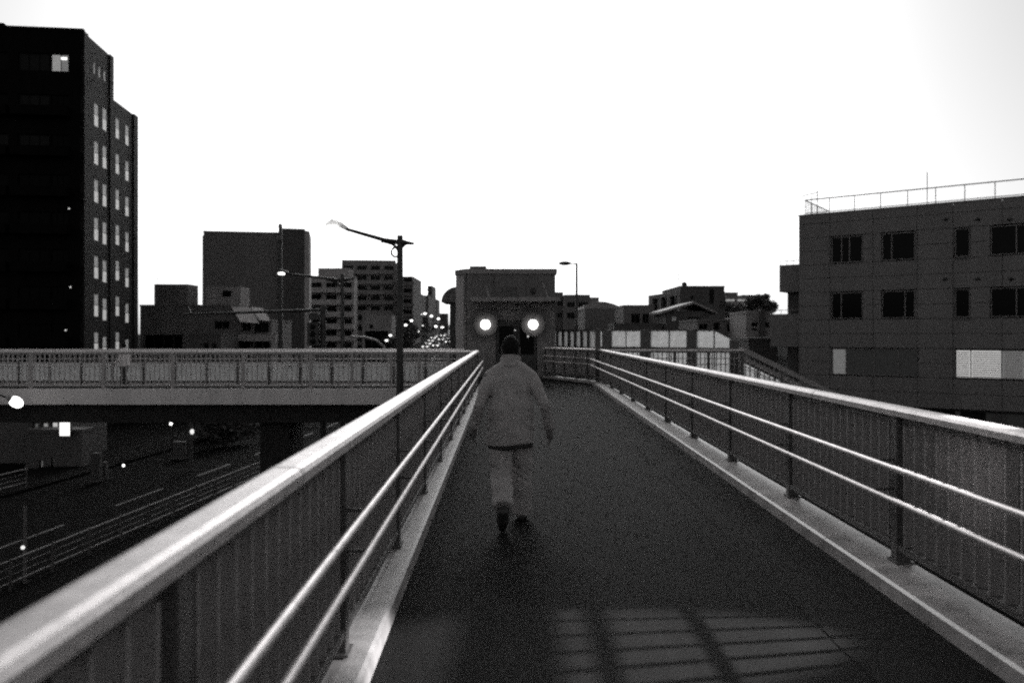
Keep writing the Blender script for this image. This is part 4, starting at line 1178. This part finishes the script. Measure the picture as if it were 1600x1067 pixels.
# ------------------------------------------------------------------ people
def smin(a, b, k):
    h = np.clip(.5 + .5 * (b - a) / k, 0, 1)
    return b * (1 - h) + a * h - k * h * (1 - h)
class SDF:
    def __init__(s, lo, hi, h):
        s.lo = np.array(lo, float); s.h = h
        n = np.ceil((np.array(hi) - s.lo) / h).astype(int) + 1
        s.n = n
        g = [s.lo[i] + np.arange(n[i]) * h for i in range(3)]
        s.X, s.Y, s.Z = np.meshgrid(*g, indexing='ij')
        s.D = np.full(tuple(n), 1.0)
    def cone(s, a, b, ra, rb, k=.02, sy=1.0):
        """tapered capsule; sy squashes it front to back"""
        a, b = np.array(a, float), np.array(b, float)
        m = max(ra, rb) * 1.2 + .12
        i0 = np.clip(((np.minimum(a, b) - m - s.lo) / s.h).astype(int), 0, s.n - 1)
        i1 = np.clip(((np.maximum(a, b) + m - s.lo) / s.h).astype(int) + 1, 1, s.n)
        sl_ = tuple(slice(i0[i], i1[i]) for i in range(3))
        px_, py_, pz_ = s.X[sl_] - a[0], (s.Y[sl_] - a[1]) / sy, s.Z[sl_] - a[2]
        d = b - a; d = np.array([d[0], d[1] / sy, d[2]])
        t = np.clip((px_ * d[0] + py_ * d[1] + pz_ * d[2]) / max(1e-9, d @ d), 0, 1)
        q = np.sqrt((px_ - t * d[0]) ** 2 + (py_ - t * d[1]) ** 2 + (pz_ - t * d[2]) ** 2) - (ra + (rb - ra) * t)
        q *= min(1, sy)
        s.D[sl_] = smin(s.D[sl_], q, k)
    def ell(s, c, r, k=.02):
        c, r = np.array(c, float), np.array(r, float)
        q = np.sqrt(((s.X - c[0]) / r[0]) ** 2 + ((s.Y - c[1]) / r[1]) ** 2 + ((s.Z - c[2]) / r[2]) ** 2)
        s.D = smin(s.D, (q - 1) * r.min(), k)
    def mesh(s):
        D = s.D; neg = D < 0
        n = D.shape
        c = np.zeros(tuple(k - 1 for k in n), int)
        P = np.zeros(c.shape + (3,)); C = np.zeros(c.shape)
        corners = [(i, j, k) for i in (0, 1) for j in (0, 1) for k in (0, 1)]
        sl_ = lambda o: tuple(slice(o[q], n[q] - 1 + o[q]) for q in range(3))
        for ia, A in enumerate(corners):
            for B in corners[ia + 1:]:
                if sum(abs(A[q] - B[q]) for q in range(3)) != 1: continue
                da, db = D[sl_(A)], D[sl_(B)]
                cr = (da < 0) != (db < 0)
                t = np.where(cr, da / np.where(np.abs(da - db) < 1e-12, 1e-12, da - db), 0)
                for q in range(3): P[..., q] += np.where(cr, A[q] + t * (B[q] - A[q]), 0)
                C += cr
        act = C > 0
        idx = -np.ones(c.shape, int); idx[act] = np.arange(act.sum())
        ijk = np.argwhere(act)
        V = s.lo + (ijk + P[act] / C[act][:, None]) * s.h
        faces = []
        for ax in range(3):
            o1, o2 = [q for q in range(3) if q != ax]
            a = [slice(1, n[q] - 1) for q in range(3)]; a[ax] = slice(0, n[ax] - 1)
            b = list(a); b[ax] = slice(1, n[ax])
            cr = neg[tuple(a)] != neg[tuple(b)]
            w = np.argwhere(cr)
            flip = neg[tuple(a)][cr]
            base = w.copy(); base[:, o1] += 1; base[:, o2] += 1
            def cell(d1, d2):
                q = base.copy(); q[:, o1] += d1; q[:, o2] += d2
                return idx[q[:, 0], q[:, 1], q[:, 2]]
            f4 = np.stack([cell(-1, -1), cell(0, -1), cell(0, 0), cell(-1, 0)], 1)
            faces.append(f4)
        Fc = np.concatenate(faces); Fc = Fc[(Fc >= 0).all(1)]
        me = bpy.data.meshes.new('sdf'); me.from_pydata(V.tolist(), [], Fc.tolist())
        b = bmesh.new(); b.from_mesh(me)
        bmesh.ops.recalc_face_normals(b, faces=b.faces[:]); 
        bmesh.ops.smooth_vert(b, verts=b.verts[:], factor=.4, use_axis_x=True, use_axis_y=True, use_axis_z=True)
        b.to_mesh(me); b.free()
        for p in me.polygons: p.use_smooth = True
        return me
def wrinkle(s, amp, seed, fz=38, fx=9):
    r_ = random.Random(seed); q = 0
    for k in range(5):
        a, b, c, ph = r_.uniform(-fx, fx), r_.uniform(-fx, fx), fz * r_.uniform(.5, 1.3), r_.uniform(0, 6)
        q = q + np.sin(a * s.X + b * s.Y + c * s.Z + ph)
    s.D = s.D + q * amp / 2.2

def person(label, loc, rz, scale, J, mats, h=.008, group=None, slim=1.0, hem=.71):
    t = thing('person', label, 'person', loc, rz, group)
    t.scale = (scale,) * 3
    lo, hi = (-.5, -.55, -.05), (.5, .5, 1.75)
    # body: one continuous figure
    s = SDF(lo, hi, h)
    for sd_ in ('l', 'r'):
        sg_ = -1 if sd_ == 'l' else 1
        s.cone(J['hip' + sd_], J['knee' + sd_], .075, .052); s.cone(J['knee' + sd_], J['ankle' + sd_], .05, .036)
        s.cone(J['ankle' + sd_], J['toe' + sd_], .036, .028, .015)
        s.cone(J['sho' + sd_], J['elb' + sd_], .05, .038); s.cone(J['elb' + sd_], J['wri' + sd_], .037, .026)
        w = np.array(J['wri' + sd_], float); e_ = np.array(J['elb' + sd_], float)
        d = (w - e_) / np.linalg.norm(w - e_)
        d = d * .7 + np.array([0, .12, -.7]); d /= np.linalg.norm(d)
        palm = w + d * .075
        fwd = np.array([0, 1, 0.0]); fwd -= d * (fwd @ d); fwd /= np.linalg.norm(fwd)
        inw = np.array([-sg_, 0, 0.0])
        s.cone(w, palm, .026, .034, .01, sy=1.15)
        for i, (off, ln) in enumerate(((.03, .066), (.011, .078), (-.009, .072), (-.028, .056))):
            a = palm + fwd * off + d * .012
            b = a + d * ln * .55 + inw * .006; c_ = b + d * ln * .5 + inw * .022
            s.cone(a, b, .0105, .0095, .004); s.cone(b, c_, .0095, .008, .004)
        a = w + d * .03 + fwd * .025; b = a + fwd * .03 + d * .025 + inw * .012; c_ = b + d * .035 + inw * .01
        s.cone(a, b, .013, .0115, .006); s.cone(b, c_, .0115, .009, .004)
    s.cone((0, 0, .88), (0, .01, 1.1), .13, .12, .03, .75); s.cone((0, .01, 1.1), (0, .01, 1.28), .125, .14, .03, .72)
    s.cone(J['shol'], J['shor'], .055, .055, .03)
    s.cone((0, .01, 1.36), J['head'], .058, .052, .02)
    hd_ = np.array(J['head'])
    s.ell(hd_ + (0, 0, .025), (.073, .092, .108), .02)
    s.ell(hd_ + (0, .03, -.055), (.055, .065, .06), .03)          # jaw
    s.cone(hd_ + (0, .088, .02), hd_ + (0, .105, -.012), .01, .014, .01)   # nose
    s.cone(hd_ + (-.02, .088, -.05), hd_ + (.02, .088, -.05), .007, .007, .006)  # mouth
    for q in (-1, 1):
        s.cone(hd_ + (q * .074, -.005, .03), hd_ + (q * .078, -.012, -.02), .014, .011, .006, .6)   # ears
    link('body', s.mesh(), mats['skin'], t)
    for q in (-1, 1):
        bm = bmesh.new(); aball(bm, hd_ + np.array((q * .03, .085, .018)), .012, u=10, v=8); obj('eye', bm, M_dark, t, smooth=True)
    # hair
    s = SDF((-.12, -.12 + hd_[1], hd_[2] - .12), (.12, .14 + hd_[1], hd_[2] + .16), .006)
    s.ell(hd_ + (0, -.006, .03), (.079, .096, .112), .01)
    n_ = np.sin(90 * s.X + 40 * s.Z) * np.sin(80 * s.Y) * .002
    cut = np.maximum((s.Y - hd_[1] - .045) * .8 - (s.Z - hd_[2] - .04) * .9, -(s.Z - hd_[2] + .055) )
    s.D = np.maximum(s.D + n_, cut)
    link('hair', s.mesh(), mats['hair'], t)
    # trousers
    s = SDF((-.32, -.5, .0), (.32, .4, 1.0), .009)
    for sd_ in ('l', 'r'):
        s.cone(J['hip' + sd_], J['knee' + sd_], .108 * slim, .1 * slim, .02); s.cone(J['knee' + sd_], J['ankle' + sd_], .1 * slim, .092 * slim, .006)
    s.cone((-.05, -.01, .9), (.05, -.01, .9), .13, .13, .03, .85)
    wrinkle(s, .004, 5, 30, 20)
    s.D = s.D + .007 * (np.exp(-((s.Z - .45) / .07) ** 2) + np.exp(-((s.Z - .17) / .09) ** 2)) * np.abs(np.sin(62 * (s.Z + .6 * s.X + .4 * s.Y)))
    for (zz, th_, am) in ((.60, .6, .005), (.44, -.5, .006), (.22, .5, .006), (.14, -.4, .007)):
        q_ = s.Z - zz - th_ * s.X; s.D = s.D + am * np.exp(-(q_ / .012) ** 2)
    an = [np.array(J['anklel']), np.array(J['ankler'])]
    for q in ('l', 'r'):
        A, K = np.array(J['ankle' + q]), np.array(J['knee' + q])
        d = (K - A) / np.linalg.norm(K - A)
        near = (np.abs(s.X - A[0]) < .1) & (s.Z < A[2] + .3)
        pl = -((s.X - A[0]) * d[0] + (s.Y - A[1]) * d[1] + (s.Z - A[2]) * d[2] + .035)
        s.D = np.where(near, np.maximum(s.D, pl), s.D)
    s.D = np.maximum(s.D, s.Z - .97)
    link('trousers', s.mesh(), mats['trousers'], t)
    # jacket
    s = SDF((-.48, -.35, .6), (.48, .35, 1.56), .009)
    s.cone((0, -.005, hem + .02), (0, 0, 1.0), .22 * slim, .2 * slim, .03, .72)
    s.cone((0, 0, 1.0), (0, .005, 1.24), .2 * slim, .175 * slim, .03, .68)
    s.cone((-.06, .0, 1.37), (-.175, 0, 1.30), .07, .066, .04); s.cone((.06, .0, 1.37), (.175, 0, 1.30), .07, .066, .04)
    s.cone((0, .01, 1.38), (0, .02, 1.47), .082, .074, .025)
    for sd_ in ('l', 'r'):
        s.cone(J['sho' + sd_], J['elb' + sd_], .064, .054, .01); s.cone(J['elb' + sd_], J['wri' + sd_], .054, .047, .005)
    wrinkle(s, .004, 11, 26, 22)
    for q in ('l', 'r'):
        E = J['elb' + q]; g_ = np.exp(-((s.Z - E[2]) / .11) ** 2) * (np.abs(s.X) > .2)
        s.D = s.D + g_ * .005 * np.abs(np.sin(70 * (s.Z + .5 * s.Y + .35 * s.X)))
    s.D = s.D + .005 * np.exp(-((s.Z - .83) / .1) ** 2) * np.abs(np.sin(42 * (s.Z + .55 * np.abs(s.X)) + 3 * s.Y))
    for (zz, th_, am) in ((.96, .5, .004), (1.06, -.6, .004), (.86, -.25, .004)):
        q_ = s.Z - zz - th_ * (s.X) * .6; s.D = s.D + am * np.exp(-(q_ / .012) ** 2) * np.clip(.4 + 2.2 * np.abs(s.X), 0, 1)
    body = np.abs(s.X) < .27
    s.D = np.maximum(s.D, np.where(body & (s.Z < hem + .15), hem - s.Z + .012 * np.sin(9 * s.X), -1))
    s.D = np.maximum(s.D, s.Z - 1.475 + .25 * s.Y)
    for q in ('l', 'r'):
        W, E = np.array(J['wri' + q]), np.array(J['elb' + q]); d = (W - E) / np.linalg.norm(W - E)
        pl = (s.X - W[0]) * d[0] + (s.Y - W[1]) * d[1] + (s.Z - W[2]) * d[2] - .005
        near = np.sqrt((s.X - W[0]) ** 2 + (s.Y - W[1]) ** 2 + (s.Z - W[2]) ** 2) < .11
        s.D = np.where(near, np.maximum(s.D, pl), s.D)
    # neck opening and hollow hem
    link('jacket', s.mesh(), mats['jacket'], t)
    s = SDF((-.16, -.16, 1.36), (.16, .2, 1.56), .006)
    s.cone((0, .012, 1.40), (0, .022, 1.48), .1, .088, .01)
    q_ = np.sqrt(s.X ** 2 + (s.Y - .02) ** 2) - .072
    s.D = np.maximum(np.maximum(s.D, -q_), np.maximum(s.Z - 1.487 + .3 * (s.Y), 1.41 - s.Z + .15 * s.Y))
    link('collar', s.mesh(), mats['jacket'], t)
    # shirt tail showing under the jacket
    if hem < .8:
        s = SDF((-.27, -.22, .6), (.27, .22, .85), .009)
        s.cone((0, -.005, .6), (0, -.005, .8), .2, .2, .02, .74)
        s.D = np.maximum(s.D, hem - .035 - s.Z + .008 * np.sin(14 * s.X)); s.D = np.maximum(s.D, s.Z - .8)
        link('shirt', s.mesh(), mats['shirt'], t)
    # shoes
    for q in ('l', 'r'):
        A, T, Hh_ = np.array(J['ankle' + q]), np.array(J['toe' + q]), np.array(J['heel' + q])
        s = SDF(np.minimum(np.minimum(A, T), Hh_) - .1, np.maximum(np.maximum(A, T), Hh_) + .1, .007)
        s.cone(Hh_, (Hh_ + T) / 2, .04, .043, .015); s.cone((Hh_ + T) / 2, T, .046, .034, .015)
        s.cone(Hh_ * .3 + A * .7, (Hh_ + T) / 2, .046, .04, .03)
        link('shoe', s.mesh(), mats['shoe'], t)
    return t
skin = mat('skin', .16, .6, var=.1, scale=20)
hairm = mat('hair_dark', .012, .7, var=.4, scale=60, bump=.3, bscale=200, spec=.1)
J1 = dict(hipl=(-.085, 0, .84), hipr=(.085, 0, .84), kneer=(.1, .14, .47), ankler=(.1, .16, .085), toer=(.11, .33, .035), heelr=(.1, .1, .042),
          kneel=(-.085, -.03, .45), anklel=(-.06, -.36, .235), toel=(-.07, -.30, .036), heell=(-.06, -.41, .19),
          shol=(-.182, 0, 1.295), elbl=(-.275, -.08, 1.05), wril=(-.325, .03, .86), shor=(.178, 0, 1.295), elbr=(.30, -.07, 1.06), wrir=(.345, .04, .84), head=(0, .03, 1.53))
man = person('man in a pale jacket and loose trousers walking away along the walkway', (-.012, 7.06, 0.0), 0, 1.0, J1,
       dict(skin=skin, hair=hairm, jacket=mat('jacket_cloth', .42, .85, var=.14, scale=9, bump=.3, bscale=120), trousers=mat('trouser_cloth', .50, .85, var=.15, scale=9, bump=.3, bscale=120), shirt=mat('shirt_cloth', .03, .8), shoe=mat('shoe_leather', .05, .5)))
J2 = dict(J1); J2.update(hipl=(-.08, 0, .84), kneel=(-.08, -.06, .46), anklel=(-.08, -.2, .12), toel=(-.08, -.04, .035), heell=(-.08, -.24, .07), wril=(-.25, .18, .95), elbl=(-.24, -.03, 1.06), elbr=(.24, -.06, 1.06), wrir=(.25, .1, .9))
child = person('small person in a white top walking on the crossing footbridge', (pX(194, 24.5), 24.5, 0.0), R(75), .84, J2,
       dict(skin=skin, hair=hairm, jacket=mat('white_shirt', 1.05, .8, var=.08), trousers=mat('dark_trousers', .06, .8), shirt=mat('shirt_cloth', .03), shoe=mat('shoe_leather', .05)), h=.012, hem=.86)
